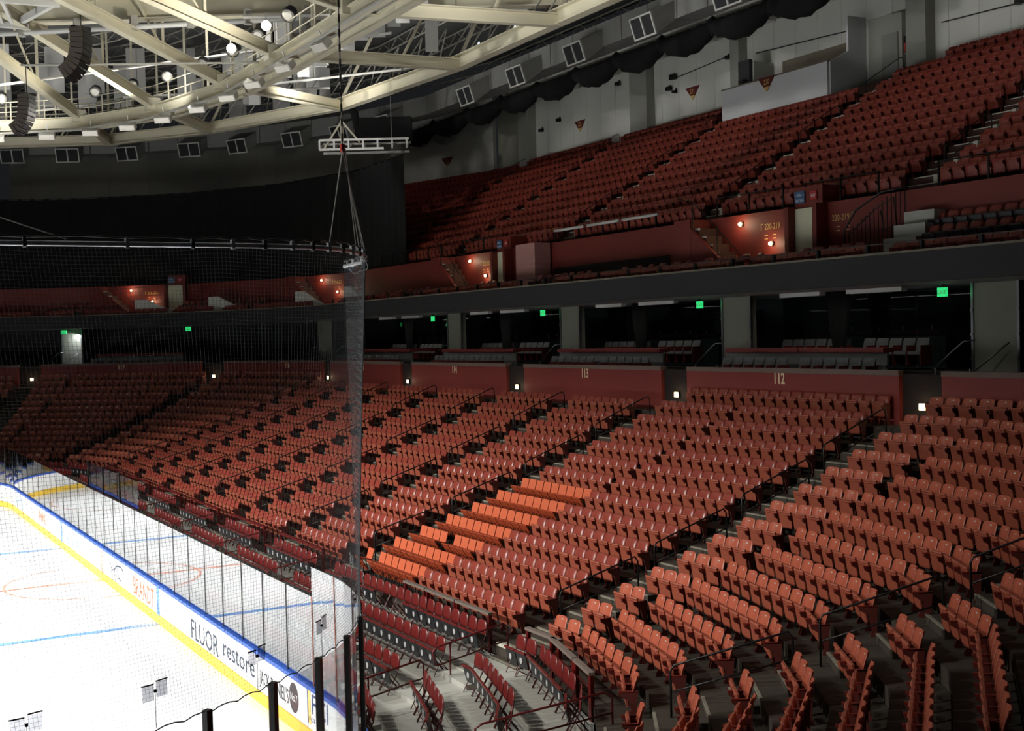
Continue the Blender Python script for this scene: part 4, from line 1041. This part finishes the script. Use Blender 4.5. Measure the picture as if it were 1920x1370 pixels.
# grey recess under the long red wall, pale block, pale tube rail
b = MB(); b.box(33.86, 33.9, -2.9, 5.7, 9.05, 10.55); o = b.build('trim_8', 'wall_dark'); o['kind'] = 'structure'
e = empty('pale_block', (33.3, 6.75, 9.49), 0, 'pale pink boxed-in column standing on the balcony walkway', 'column')
b = MB(); b.box(-.3, .5, -.85, .85, 0, 1.25); b.build('lower_panel', 'pink_block', e); b = MB(); b.box(-.3, .5, -.85, .85, 1.26, 2.2); b.build('upper_panel', 'pink_block', e)
e = empty('tube_rail', (34.0, .4, 11.7), 0, 'pale round tube rail along the top of the long red wall', 'rail')
for q in range(3):
    b = MB(); b.tube([(0, 5.4 - 2.7 * q, .5), (0, 3.0 - 2.7 * q, .5)], .06, 7); b.build('tube', 'lamp_body', e, True)
for q in range(5):
    b = MB(); b.bar((0, 5.3 - 1.9 * q, -.02), (0, 5.3 - 1.9 * q, .46), .06, .06); b.build('post', 'black_metal', e)
# dark guard rails at the front of the upper seats
for k, (ya, yb, nm) in enumerate(((-13.6, -10.3, 'above the 220-219 doorway'), (-9.2, -5.6, 'beside the 220-219 stair'), (-25, -16, 'above the folding seat bank'), (10.5, 15.0, 'beside the 222-221 stair'), (17.5, 25.5, 'beyond the 222-221 stair'))):
    e = empty('guard_rail', (34.1, (ya + yb) / 2, 11.69), 0, 'black guard rail along the first upper row ' + nm, 'guard rail', 'upper front guard rails')
    L = (yb - ya) / 2; b = MB(); b.tube([(0, -L, .75), (0, L, .75)], .022, 6); b.build('rail', 'black_metal', e)
    n = max(2, int(2 * L / 1.6))
    for q in range(n + 1):
        y = -L + 2 * L * q / n; b = MB(); b.bar((0, y, 0), (0, y, .78), .05, .05); b.build('post', 'black_metal', e)
# pale sloping tarpaulin wedges on the balcony edge
for (i, s, nm) in ((S6, sy(24.5), 'beside the near end of the black drape'), (5, 2.5, 'under the black drape'), (4, 1.0, 'in the far corner'), (3, 2.0, 'at the far lamps')):
    x, y = fpoint(i, 31.9 - CX, s); e = empty('sloped_cover', (x, y, 9.18), atan2(FAC[i][1], FAC[i][0]), 'pale sloping cover panel on the balcony edge ' + nm, 'cover', 'sloped balcony covers')
    b = MB(); b.prism([(-1.6, .55), (1.3, .55), (1.3, 1.45), (.5, 1.45)], 'x', -.05, .08); b.build('panel', 'wall_white', e)
    b = MB(); b.box(.0, .06, 1.2, 1.3, 0, .6); b.box(.0, .06, -1.5, -1.4, 0, .6); b.build('leg', 'black_metal', e)
# dark chairs on the far balcony
for (i, s0, s1, nm) in ((3, -6.2, -3.8, 'left of the far corner stair'), (4, -3.5, 3.5, 'between the two far stairs'), (2, 2.0, 5.5, 'beyond the far corner stair')):
    for q in range(2):
        t_ = s0
        while t_ < s1:
            x, y = fpoint(i, 32.6 - CX + .7 * q, t_); tip_up_chair(x, y, 9.48 + .3 * q, 'black and red folding seat on the far balcony, ' + nm, 'far balcony folding seats', atan2(-FAC[i][1], -FAC[i][0]) - pi / 2); t_ += .55
# ------------------------------------------------------------------ back wall of the upper deck
RBW = 45.3 - CX
bw = tag(empty('wall_back'), kind='structure')
y = -26.0; k = 0
while y < 26.3:
    b = MB(); b.box(45.3, 45.6, y + .006, y + 1.494, 17.2, 24.5); b.build('wall_panel', 'wall_white', bw); y += 1.5
for i in (5, 4, 3, 2):
    a_, b_ = frange(i, RBW); n = max(1, int((b_ - a_) / 1.5))
    for q in range(n):
        b = MB(); chunk(b, i, RBW, RBW + .3, a_ + (b_ - a_) * q / n + .006, a_ + (b_ - a_) * (q + 1) / n - .006, 17.2, 24.5); b.build('wall_panel', 'wall_white' if i == 5 else 'pilaster', bw)
for (y0, y1) in ((-5.8, -4.75), (5.94, 6.6), (13.7, 15.3), (26.5, 27.85)):
    b = MB(); b.box(44.75, 45.3, y0, y1, 17.3, 24.5); b.build('pilaster', 'pilaster', bw)
b = MB(); b.box(44.7, 45.3, 27.85, 30.4, 17.3, 24.5); b.build('pilaster', 'column_grey', bw)
# corrugated bulkhead hanging in front of the wall top
b = MB(); 
for q in range(20):
    y = -1.0 + q * 1.45; b.box(44.2, 44.9, y, y + 1.42, 22.0 + .10 * (q % 3), 23.5)
b.build('bulkhead', 'wall_white', bw)
# white booth
bo = empty('press_booth', (43.2, 1.65, 17.2), 0, 'white boxed booth with a raised parapet at the back of section 220', 'booth')
b = MB(); b.box(-.12, .0, -3.55, 3.55, 0, 1.72); b.build('parapet', 'booth_white', bo)
b = MB(); b.box(-.14, .06, -3.57, 3.57, 1.72, 1.78); b.build('parapet_cap', 'trim_edge', bo)
b = MB(); b.prism([(0, 0), (2.05, 0), (2.05, 3.75), (1.05, 3.75), (1.05, 2.25), (0, 1.72)], 'y', -3.62, -3.5); b.build('side_wall', 'booth_white', bo)
b = MB(); b.box(0, 2.05, 3.5, 3.6, 0, 1.7); b.build('side_wall', 'wall_white', bo)
b = MB(); b.box(0, 2.05, -3.5, 3.5, .0, .3); b.build('booth_floor', 'wall_dark', bo)
b = MB(); b.box(1.95, 2.08, -3.5, 1.6, .3, 2.9); b.build('tan_board', 'trim_edge', bo)
b = MB(); b.box(.9, 2.05, 2.4, 3.2, 1.7, 3.0); b.build('side_cabinet', 'pilaster', bo)
b = MB(); b.box(.7, .9, 2.5, 3.3, 1.2, 3.1); b.build('open_door', 'fascia', bo)
b = MB(); b.box(.4, .8, 2.6, 2.95, 1.72, 2.15); b.build('monitor', 'lamp_black', bo)
# door recess beside the booth
dr = tag(empty('door_1', (45.2, -3.3, 17.6)), kind='structure')
b = MB(); b.box(-.15, .06, -.95, .95, 0, 3.1); b.build('recess', 'pilaster', dr); b = MB(); b.box(-.2, -.15, -.75, .15, 0, 2.3); b.build('leaf', 'cabinet', dr)
e = empty('hose_cabinet', (45.25, -4.35, 18.9), 0, 'grey wall cabinet holding a red extinguisher beside the booth', 'cabinet')
b = MB(); b.box(-.06, .05, -.24, .24, 0, .85); b.build('frame', 'cabinet', e); b = MB(); b.box(-.07, -.055, -.16, .16, .08, .77); b.build('pane', 'suite_black', e); b = MB(); b.lathe([(.06, 0), (.06, .32), (.02, .38)], (-.1, 0, .1)); b.build('extinguisher', 'extinguisher', e)
# triangular section signs
def tri(txt, i, r, s, z, nm):
    x, y = fpoint(i, r, s); e = empty('section_sign', (x, y, z), atan2(FAC[i][1], FAC[i][0]), 'maroon and gold triangular section sign reading %s %s' % (txt, nm), 'sign', None)
    b = MB(); b.prism([(.58, .32), (-.58, .32), (-.2, -.12), (.2, -.12)], 'x', -.03, .0); b.build('maroon_face', 'sign_maroon', e)
    b = MB(); b.prism([(.2, -.125), (-.2, -.125), (0, -.34)], 'x', -.03, .0); b.build('gold_tip', 'sign_gold', e)
    textmesh(txt, .36, 'sign_gold', 'lettering', basis((0, -1, 0), (0, 0, 1), (-.034, 0, -.03)), e, .002, 'CENTER', .75)
tri('220', S6, 43.06 - CX, sy(1.95), 18.66, 'on the booth parapet'); tri('221', S6, 45.28 - CX, sy(10.3), 19.9, 'near the black wall devices'); tri('222', S6, 45.28 - CX, sy(21.25), 19.9, 'between the white wall pilasters')
tri('223', 5, RBW - .02, (frange(5, RBW)[0] + frange(5, RBW)[1]) / 2 + .8, 19.7, 'on the dim wall beside the drape')
# small black devices and conduits on the wall
for k, (y, z, sz) in enumerate(((12.2, 20.45, .16), (11.8, 21.0, .22), (11.7, 20.2, .1), (7.2, 21.1, .15), (23.5, 20.6, .14), (17.0, 21.6, .16), (25.6, 20.3, .15), (-6.6, 20.8, .22), (-10.0, 19.7, .13))):
    e = empty('wall_device', (45.28, y, z), 0, 'small black wall camera on the white back wall', 'camera', 'black wall devices')
    b = MB(); b.box(-.25, -.02, -sz, sz, -sz * .6, sz * .6); b.build('body', 'lamp_black', e); b = MB(); b.box(-.06, .02, -.03, .03, .0, .2); b.build('bracket', 'lamp_black', e)
for k, (y0, y1, z0, z1) in enumerate(((-1.2, 5.2, 20.6, 20.9), (-13, -6.2, 19.6, 19.8), (7.2, 11.5, 21.2, 20.95))):
    e = empty('wall_conduit', (45.24, y0, z0), 0, 'thin grey conduit run along the back wall, %s' % ('above the booth', 'past the booth door', 'above the 221 sign')[k], 'conduit')
    b = MB(); b.tube([(0, 0, 0), (0, y1 - y0, z1 - z0)], .025, 5); b.build('pipe', 'fascia', e); b = MB(); b.box(-.06, .06, -.09, .09, -.09, .09); b.build('junction_box', 'lamp_black', e)

# ------------------------------------------------------------------ scalloped black valance along the duct edge
def sag(P0, P1, n, depth):
    return [(P0.lerp(P1, k / n) - Vector((0, 0, depth * (1 - (2 * k / n - 1) ** 2)))) for k in range(n + 1)]
va = empty('black_valance', (42.0, 10, 21.4), 0, 'gathered black valance hung in scallops along the roof edge', 'valance')
X = 42.0; ys = [-8, -3.6, .4, 4.4, 8.4, 12.4, 16.4, 20.6, 25.0, 29.5, 34.5, 39.0]
O = Vector((42.0, 10, 21.4))
for k, (a, c) in enumerate(zip(ys[:-1], ys[1:])):
    P = sag(Vector((X, a, 21.75)) - O, Vector((X, c, 21.75)) - O, 14, .42)
    b = MB(); rads = [.30 + .30 * sin(pi * q / 14) + .05 * sin(q * 2.1 + k) for q in range(15)]
    b.tube(P, rads, 9); b.build('swag', 'drape_soft', va, True)
    b = MB(); b.tube([P[0] + Vector((0, 0, .1)), P[0] + Vector((0, 0, 2.2))], .02, 4); b.build('hanger', 'black_metal', va)
    b = MB(); b.lathe([(.06, -.5), (.34, -.1), (.28, .22), (.08, .4)], P[0], (0, 0, 1), 8); b.build('knot', 'drape_soft', va)
# ------------------------------------------------------------------ black curtain hiding the far upper deck
cu = empty('black_curtain', (34.0, 26, 12), 0, 'tall black curtain masking the far upper deck', 'curtain')
rc = 34.5 - CX; path = [Vector((34.5, 22.9, 0))] 
pts = ringpts(rc)[:7][::-1]
path += [Vector((p[0], p[1], 0)) for p in pts]
LP = resample(path, .28)
vs = []; fs = []; N = len(LP)
for z in (11.72, 14.5, 18.0):
    for q, p in enumerate(LP):
        d = (LP[min(q + 1, N - 1)] - LP[max(q - 1, 0)]).normalized(); nrm = Vector((d.y, -d.x, 0)); vs.append(p + nrm * (.10 * sin(q * 1.9)) + Vector((0, 0, z)) - Vector((34, 26, 12)))
for r_ in range(2):
    for q in range(N - 1): fs.append((r_ * N + q, r_ * N + q + 1, (r_ + 1) * N + q + 1, (r_ + 1) * N + q))
b = MB(); b.add(vs, fs); b.build('cloth', 'drape', cu, True)
b = MB(); b.tube([p + Vector((0, 0, 17.95)) - Vector((34, 26, 12)) for p in LP[::6]], .05, 5); b.build('track_pipe', 'black_metal', cu)

# ------------------------------------------------------------------ roof
b = MB(); strip(b, 0.5, 46.5 - CX, 26.2, 26.8, 0, 8); b.box(-25, 8, -45, 70, 26.2, 26.8); tag(b.build('ceiling', 'roof'), kind='structure')
# perimeter duct
du = empty('air_duct', (39.5, 5, 22.6), 0, 'long grey rectangular air duct running round the roof edge', 'duct')
DO = Vector((39.5, 5, 22.6))
for i in (6, 5, 4, 3, 2):
    a_, b_ = frange(i, 40.5 - CX); a_ = max(a_, sy(60)); n = int((b_ - a_) / 2.2)
    for q in range(n):
        if i == 6 and (a_ + (b_ - a_) * q / n) > sy(-14): break
        b = MB(); chunk(b, i, 40.0 - CX, 41.2 - CX, a_ + (b_ - a_) * q / n + .03, a_ + (b_ - a_) * (q + 1) / n - .03, 21.9, 23.1); o = b.build('duct_section', 'duct', du)
        o.location = -DO
OUTP = [(S6, sy(y), 'straight side') for y in (-6.5, -.5, 5.5, 11.5, 17.5, 23.5)] + [(i, s, 'far curve') for i, s in ((5, -3.0), (5, 1.5), (4, -3.5), (4, 1.5), (3, -3.5), (3, 1.5), (2, -3.0), (2, 1.0))]
for k, (i, s, nm) in enumerate(OUTP):
    x, y = fpoint(i, 39.3 - CX, s); e = empty('air_outlet', (x, y, 21.75), atan2(FAC[i][1], FAC[i][0]), 'white framed air outlet box tilted off the roof duct, %s' % nm, 'air outlet', 'air outlets, ' + nm)
    b = MB(); b.hexa([(-.3, -.85, -.6), (-.3, .85, -.6), (.7, .85, .1), (.7, -.85, .1)], [(-.6, -.85, .35), (-.6, .85, .35), (.7, .85, 1.0), (.7, -.85, 1.0)]); b.build('box', 'duct', e)
    for q in (-.42, .42):
        b = MB(); b.hexa([(-.33, q - .36, -.52), (-.33, q + .36, -.52), (-.30, q + .36, -.5), (-.30, q - .36, -.5)], [(-.63, q - .36, .28), (-.63, q + .36, .28), (-.60, q + .36, .30), (-.60, q - .36, .30)]); b.build('louvre_panel', 'fascia', e)
    b = MB()
    for q in (-.82, 0, .82): b.bar((-.33, q, -.58), (-.63, q, .34), .07, .07)
    b.bar((-.33, -.85, -.58), (-.33, .85, -.58), .07, .07); b.bar((-.63, -.85, .34), (-.63, .85, .34), .07, .07); b.build('frame', 'lamp_body', e)
# ------------------------------------------------------------------ roof steel: ring beams, catwalk, radial trusses
ON = [(33.0, -13.5), (33.0, -5.0), (33.0, 3.5), (33.1, 12.9), (31.8, 25.3), (27.2, 35.8), (22.4, 42.5), (14.0, 47.5), (5, 50)]
IN = [(23.2, -15.0), (23.3, -6), (23.3, 3.0), (23.2, 11.5), (22.9, 18.5), (21.2, 25.6), (18.3, 30.5), (13.5, 34.0), (7.0, 35.5)]
ZO, ZI = 21.0, 20.0
def ibeam(mb, p, q, h, wf, t=.05):
    p = Vector(p); q = Vector(q); mb.bar(p + Vector((0, 0, h / 2)), q + Vector((0, 0, h / 2)), wf, t); mb.bar(p - Vector((0, 0, h / 2)), q - Vector((0, 0, h / 2)), wf, t); mb.bar(p, q, t, h)
rt = empty('ring_beam', (33, 3.5, ZO), 0, 'cream painted steel ring beam under the roof edge', 'steel beam'); O = Vector((33, 3.5, ZO))
for a, c in zip(ON[:-1], ON[1:]):
    b = MB(); ibeam(b, Vector((*a, ZO)) - O, Vector((*c, ZO)) - O, .62, .5); b.build('beam_segment', 'truss_cream', rt)
    b = MB(); p0 = Vector((*a, ZO)) - O; p1 = Vector((*c, ZO)) - O
    for q in range(5):
        u = p0.lerp(p1, (q + .5) / 5); b.bar(u + Vector((0, 0, .3)), u + Vector((1.6, .0, 2.6)), .06, .06); b.bar(u + Vector((1.6, 0, 2.6)), u + Vector((1.6, 1.3, .6)), .05, .05)
    b.build('web_rod', 'truss_grey', rt)
cw = empty('catwalk', (23, 10, ZI), 0, 'cream steel catwalk ring with railings and cable trays above the stands', 'catwalk'); O = Vector((23, 10, ZI))
for a, c in zip(IN[:-1], IN[1:]):
    p0 = Vector((*a, ZI)) - O; p1 = Vector((*c, ZI)) - O; d = (p1 - p0).normalized(); n_ = Vector((d.y, -d.x, 0))
    b = MB(); ibeam(b, p0, p1, .55, .35); b.build('edge_beam', 'truss_cream', cw)
    b = MB(); ibeam(b, p0 + n_ * 1.3, p1 + n_ * 1.3, .4, .3); b.build('edge_beam', 'truss_cream', cw)
    b = MB(); b.hexa([p0 + Vector((0, 0, .26)), p0 + n_ * 1.3 + Vector((0, 0, .26)), p1 + n_ * 1.3 + Vector((0, 0, .26)), p1 + Vector((0, 0, .26))], [p0 + Vector((0, 0, .30)), p0 + n_ * 1.3 + Vector((0, 0, .30)), p1 + n_ * 1.3 + Vector((0, 0, .30)), p1 + Vector((0, 0, .30))]); b.build('grating', 'truss_grey', cw)
    for off in (0, 1.3):
        for hh in (.75, 1.3):
            b = MB(); b.tube([p0 + n_ * off + Vector((0, 0, hh)), p1 + n_ * off + Vector((0, 0, hh))], .03, 5); b.build('handrail', 'truss_cream', cw)
        m_ = int((p1 - p0).length / 1.7)
        for q in range(m_ + 1):
            u = p0.lerp(p1, q / max(1, m_)) + n_ * off; b = MB(); b.bar(u + Vector((0, 0, .2)), u + Vector((0, 0, 1.32)), .06, .06); b.build('rail_post', 'truss_cream', cw)
    b = MB(); b.tube([p0 - n_ * .5 + Vector((0, 0, -.5)), p1 - n_ * .5 + Vector((0, 0, -.5))], .07, 6); b.build('conduit', 'truss_grey', cw)
    for q in range(3):
        u = p0.lerp(p1, (q + .5) / 3); b = MB(); b.bar(u + n_ * 1.3, u + n_ * 1.3 + Vector((0, 0, 5.5)), .10, .10); b.build('hanger', 'truss_cream', cw)
for k, (o_, i_) in enumerate(zip(ON, IN)):
    e = empty('roof_strut', (*o_, ZO), 0, 'cream steel strut joining the catwalk to the ring beam', 'steel beam', 'radial roof struts'); O = Vector((*o_, ZO))
    b = MB(); ibeam(b, Vector((0, 0, -.1)), Vector((*i_, ZI)) - O + Vector((0, 0, .35)), .5, .4); b.build('beam', 'truss_cream', e)
    b = MB(); b.bar(Vector((0, 0, .2)), Vector((2.5, 0, 5.0)), .14, .14); b.bar(Vector((-3, 0, .1)), Vector((0, 1.0, 5.0)), .1, .1); b.build('brace', 'truss_cream', e)
CT = Vector((0, 4.46, 25.2))
for k, i_ in enumerate(IN):
    p0 = Vector((*i_, ZI + .4)); e = empty('roof_rafter', p0, 0, 'deep cream steel rafter rising from the catwalk to the roof centre', 'steel beam', 'rising roof rafters')
    q0 = CT + (Vector((i_[0], i_[1], 25.2)) - CT).normalized() * 3.5
    b = MB(); ibeam(b, Vector((0, 0, 0)), q0 - p0, .5, .38, .05); b.build('beam', 'truss_cream', e)
    b = MB(); dd = q0 - p0
    for q in range(1, 5): b.bar(dd * (q / 6), dd * (q / 6) + Vector((0, 0, 5.7 - dd.z * q / 6)), .12, .12); b.bar(dd * (q / 6), dd * ((q + 1) / 6) + Vector((0, 0, 5.7 - dd.z * (q + 1) / 6)), .08, .08)
    b.build('web_member', 'truss_cream', e)
    b = MB(); b.box(-.35, .35, -.35, .35, -.4, .25); b.build('gusset', 'truss_cream', e)
# big inner beam and pipe above the ice
e = empty('inner_ring_beam', (10, 0, 22.5), 0, 'deep cream girder crossing above the ice with a pale pipe under it', 'steel beam')
g0 = Vector((10, 0, 22.5))
b = MB(); ibeam(b, Vector((10.5, 21.1, 22.9)) - g0, Vector((36, 5.8, 22.9)) - g0, .95, .6, .08); b.build('girder', 'truss_cream', e)
b = MB(); b.tube([Vector((10.5, 20.9, 21.9)) - g0, Vector((30, 7.2, 21.9)) - g0], .12, 8); b.build('pipe', 'lamp_body', e, True)
for q in range(9):
    u = (Vector((10.5, 20.9, 21.9)) - g0).lerp(Vector((30, 7.2, 21.9)) - g0, (q + .5) / 9); b = MB(); b.box(u.x - .16, u.x + .16, u.y - .16, u.y + .16, u.z - .16, u.z + .5); b.build('pipe_clip', 'truss_grey', e)
b = MB(); b.tube([Vector((13.5, 17.5, 20.2)) - g0, Vector((23.0, 13.0, 20.2)) - g0], .05, 6); b.build('cross_pipe', 'truss_grey', e)
# scoreboard rigging grid in the top corner
e = empty('rigging_grid', (12.4, 16.0, 22.2), 0, 'white aluminium rigging grid hanging above the far blue line', 'rigging')
for q in range(7):
    b = MB(); b.bar((-2.6 + .42 * q, -1.9, 0), (-1.6 + .42 * q, 2.2, 0), .13, .16); b.build('grid_bar', 'lamp_body', e)
b = MB(); b.bar((-3, -1.9, -.1), (2.2, -2.3, -.1), .2, .24); b.bar((-3, 2.3, -.1), (1.6, 2.2, -.1), .2, .24); b.bar((2.2, -2.3, .1), (1.2, 2.3, .1), .2, .3); b.build('edge_bar', 'lamp_body', e)
b = MB(); b.bar((0, 0, 0), (0, 0, 4), .04, .04); b.bar((1.6, 0, 0), (1.6, 0, 4), .04, .04); b.build('hanger', 'chain', e)
# roof purlins and loose cable runs
for q in range(9):
    r_ = 15.0 + 2.9 * q; P = [Vector((*p_, 25.6)) for p_ in ringpts(r_)[1:9]]
    e = empty('roof_purlin', P[3], 0, 'thin grey open-web purlin curving under the roof deck', 'steel beam', 'roof purlins')
    b = MB(); b.tube([p_ - P[3] + Vector((0, 0, .25)) for p_ in P], .05, 4); b.build('top_chord', 'truss_grey', e)
    b = MB(); b.tube([p_ - P[3] - Vector((0, 0, .35)) for p_ in P], .05, 4); b.build('bottom_chord', 'truss_grey', e)
    b = MB(); L_ = resample(P, 1.1)
    for k_ in range(len(L_) - 1): b.bar(L_[k_] - P[3] + Vector((0, 0, .25 if k_ % 2 else -.35)), L_[k_ + 1] - P[3] + Vector((0, 0, -.35 if k_ % 2 else .25)), .035, .035)
    b.build('web', 'truss_grey', e)
for k, (p_, q_, nm) in enumerate((((12, 30, 21.2), (30, 14, 22.4), 'past the hot lamps'), ((16, 34, 21.0), (34, 20, 22.2), 'behind the catwalk'), ((22, 12, 21.9), (33, 6, 21.9), 'beside the girder'), ((20, 27, 20.9), (31, 25, 21.8), 'above the lighting basket'))):
    e = empty('cable_tray', p_, 0, 'pale cable tray pipe slung under the roof ' + nm, 'pipe'); v_ = Vector(q_) - Vector(p_)
    b = MB(); b.tube([(0, 0, 0), v_], .07, 6); b.build('tray', 'lamp_body', e); b = MB(); b.bar(v_ * .3, v_ * .3 + Vector((0, 0, 3.4)), .03, .03); b.bar(v_ * .75, v_ * .75 + Vector((0, 0, 3.2)), .03, .03); b.build('hanger', 'chain', e)
# acoustic baffles
random.seed(11)
def segdist(p, a, c):
    p, a, c = Vector(p), Vector(a), Vector(c); d = c - a; t_ = max(0, min(1, (p - a).dot(d) / d.dot(d))); return (p - a - d * t_).length
def baffle(x, y, z, w_, h, rz, g):
    if segdist((x, y), (10.5, 21.1), (36, 5.8)) < 1.2 or any(segdist((x, y), a, c) < 1.2 for a, c in zip(ON[:-1], ON[1:])): return
    o = empty('acoustic_baffle', (x, y, z), rz, 'white hanging acoustic baffle under the roof, ' + g, 'baffle', 'acoustic baffles, ' + g)
    m = MB(); m.box(-w_ / 2, w_ / 2, -.03, .03, -h, 0); m.build('panel', 'baffle', o)
    m = MB(); m.bar((-w_ * .4, 0, 0), (-w_ * .4, 0, 26.15 - z), .02, .02); m.bar((w_ * .4, 0, 0), (w_ * .4, 0, 26.15 - z), .02, .02); m.build('wire', 'chain', o)
for k in range(4):
    for q in range(13):
        baffle(26.6 + 1.75 * k + random.uniform(-.2, .2), 4.5 + q * 2.15 + random.uniform(-.4, .4), 24.6 - .7 * (k % 2) - random.random() * .5, .62, 1.7 + random.random() * .3, radians(-25), 'over the side stands')
for k in range(3):
    for q in range(9):
        baffle(13 + 2.4 * q + random.uniform(-.4, .4), 37 + 3.4 * k - .12 * q * q, 25.4 - .3 * k, 1.1, 2.7, radians(-20), 'over the far end')
# lamps on the catwalk
def floodlight(x, y, z, tgt, nm, hot=False):
    e = empty('flood_lamp', (x, y, z), 0, nm, 'lamp', 'hot flood lamps' if hot else 'white box flood lamps')
    d = (Vector(tgt) - Vector((x, y, z))).normalized()
    e.rotation_euler = d.to_track_quat('X', 'Z').to_euler()
    if hot:
        b = MB(); b.lathe([(.08, -.3), (.16, -.15), (.24, .08)], (0, 0, 0), (1, 0, 0), 14); b.build('reflector', 'lamp_black', e); b = MB(); b.lathe([(.21, .08), (.16, .11)], (0, 0, 0), (1, 0, 0), 14); b.build('lens', 'lamp_hot', e)
    else:
        b = MB(); b.box(-.25, .18, -.42, .42, -.16, .16); b.build('housing', 'lamp_body', e); b = MB(); b.box(.18, .2, -.38, .38, -.13, .13); b.build('lens', 'number_plate', e)
    b = MB(); b.bar((-.2, 0, 0), (-.35, 0, .5), .05, .05); b.build('yoke', 'lamp_body', e)
floodlight(22.35, 9.9, 21.1, CAM, 'blazing hot flood lamp on the catwalk, higher of the lit pair', True)
floodlight(22.3, 14.8, 21.15, CAM, 'blazing hot flood lamp on the catwalk, lower of the lit pair', True)
random.seed(3)
for k, i_ in enumerate(IN[2:8]):
    for q in range(2):
        j_ = IN[2:9][k + 1]; u = .25 + .5 * q
        x, y = i_[0] + (j_[0] - i_[0]) * u, i_[1] + (j_[1] - i_[1]) * u
        floodlight(x - .4, y - .3, ZI - .75, (5, 0, 0), 'white boxed flood lamp slung under the catwalk')
        e = empty('can_lamp', (x, y, ZI + 1.55), 0, 'unlit black can lamp with pale lens on the catwalk rail', 'lamp', 'black can lamps')
        d = (Vector((6, -5, 0)) - Vector((x, y, ZI + 1.5))).normalized(); e.rotation_euler = d.to_track_quat('X', 'Z').to_euler()
        b = MB(); b.lathe([(.12, -.4), (.28, -.25), (.34, .15)], (0, 0, 0), (1, 0, 0), 12); b.build('can', 'lamp_black', e); b = MB(); b.lathe([(.28, .15), (.2, .19)], (0, 0, 0), (1, 0, 0), 12); b.build('lens', 'number_plate', e)
        b = MB(); b.bar((-.1, 0, 0), (-.2, 0, -.4), .06, .06); b.build('yoke', 'lamp_black', e)
# short fluorescent sticks along the roof edge
for k in range(9):
    y = -5.5 + k * 4.0; e = empty('tube_lamp', (37.0, y, 23.2), 0, 'short white tube lamp hanging in the roof steel', 'lamp', 'short tube lamps')
    b = MB(); b.tube([(0, -.35, .25), (0, .35, -.25)], .05, 6); b.build('tube', 'tube_white', e); b = MB(); b.bar((0, 0, 0), (0, 0, 1.2), .02, .02); b.build('stem', 'chain', e)
# line-array loudspeakers
def line_array(x, y, z, nm, k_):
    e = empty('line_array', (x, y, z), radians(-29), nm, 'loudspeaker', 'hanging line arrays')
    px, pz, ang = 0., 0., radians(4)
    for k in range(10):
        b = MB(); c, s = cos(ang), sin(ang)
        P = lambda u, w_: ((px + u * c - w_ * s) * k_, (pz + u * s + w_ * c) * k_)
        q = [P(-.34, -.21), P(.26, -.235), P(.26, 0), P(-.34, -.02)]
        b.prism(q, 'y', -.62 * k_, .62 * k_); o = b.build('speaker_box', 'speaker', e)
        g = MB(); q = [P(.26, -.22), P(.29, -.22), P(.29, -.01), P(.26, -.01)]; g.prism(q, 'y', -.58 * k_, .58 * k_); g.build('grille', 'lamp_black', o)
        px += .24 * s; pz -= .24 * c; ang -= radians(10 if k > 3 else 3)
    b = MB(); b.bar((-.3, -.3, .05), (.3, .3, .05), .2, .12); b.bar((0, 0, .05), (0, 0, 4.5), .03, .03); b.build('bumper', 'lamp_black', e)
line_array(15.6, 14.6, 21.35, 'larger curved line array loudspeaker hanging under the girder', .95)
line_array(14.2, 20.8, 19.5, 'smaller curved line array loudspeaker hanging lower down', .8)
# lighting basket at the end of the valance
e = empty('lighting_basket', (34.3, 28.0, 18.85), radians(-29), 'white steel basket platform with black drapes hanging at the curtain corner', 'platform')
b = MB()
for yy in (-.8, .8):
    b.bar((-2.6, yy, 0), (1.2 if yy < 0 else 2.6, yy, 0), .13, .13); b.bar((-2.6, yy, .55), (2.7, yy, .55), .12, .12)
b.build('base_frame', 'lamp_body', e)
for q in range(7):
    b = MB(); b.bar((-2.6 + .86 * q, -.8, .02), (-2.6 + .86 * q, .8, .5), .1, .1); b.bar((-2.6 + .86 * q, -.8, 0), (-2.6 + .86 * q, -.8, .55), .1, .1); b.build('slat', 'lamp_body', e)
b = MB(); b.bar((-1.35, 0, 0), (-1.35, 0, 1.9), .16, .16); b.bar((-1.35, 0, 1.8), (-2.5, 0, .1), .1, .1); b.bar((-1.35, 0, 1.8), (-.3, 0, .5), .1, .1); b.build('mast', 'truss_cream', e)
b = MB(); b.box(-.6, 2.8, .1, .7, .6, 2.0); b.build('drape_box', 'drape', e)
b = MB(); b.tube([(-.9, .2, 2.6), (-.6, .2, 2.3), (-.5, .2, 1.4), (.1, .2, .9)], [.2, .24, .2, .12], 7); b.build('drape_sleeve', 'drape', e)
for sx in (-1.35, 1.6):
    b = MB(); b.bar((sx, 0, .1), (sx, 0, 7.2), .03, .03); b.build('hanger', 'chain', e)
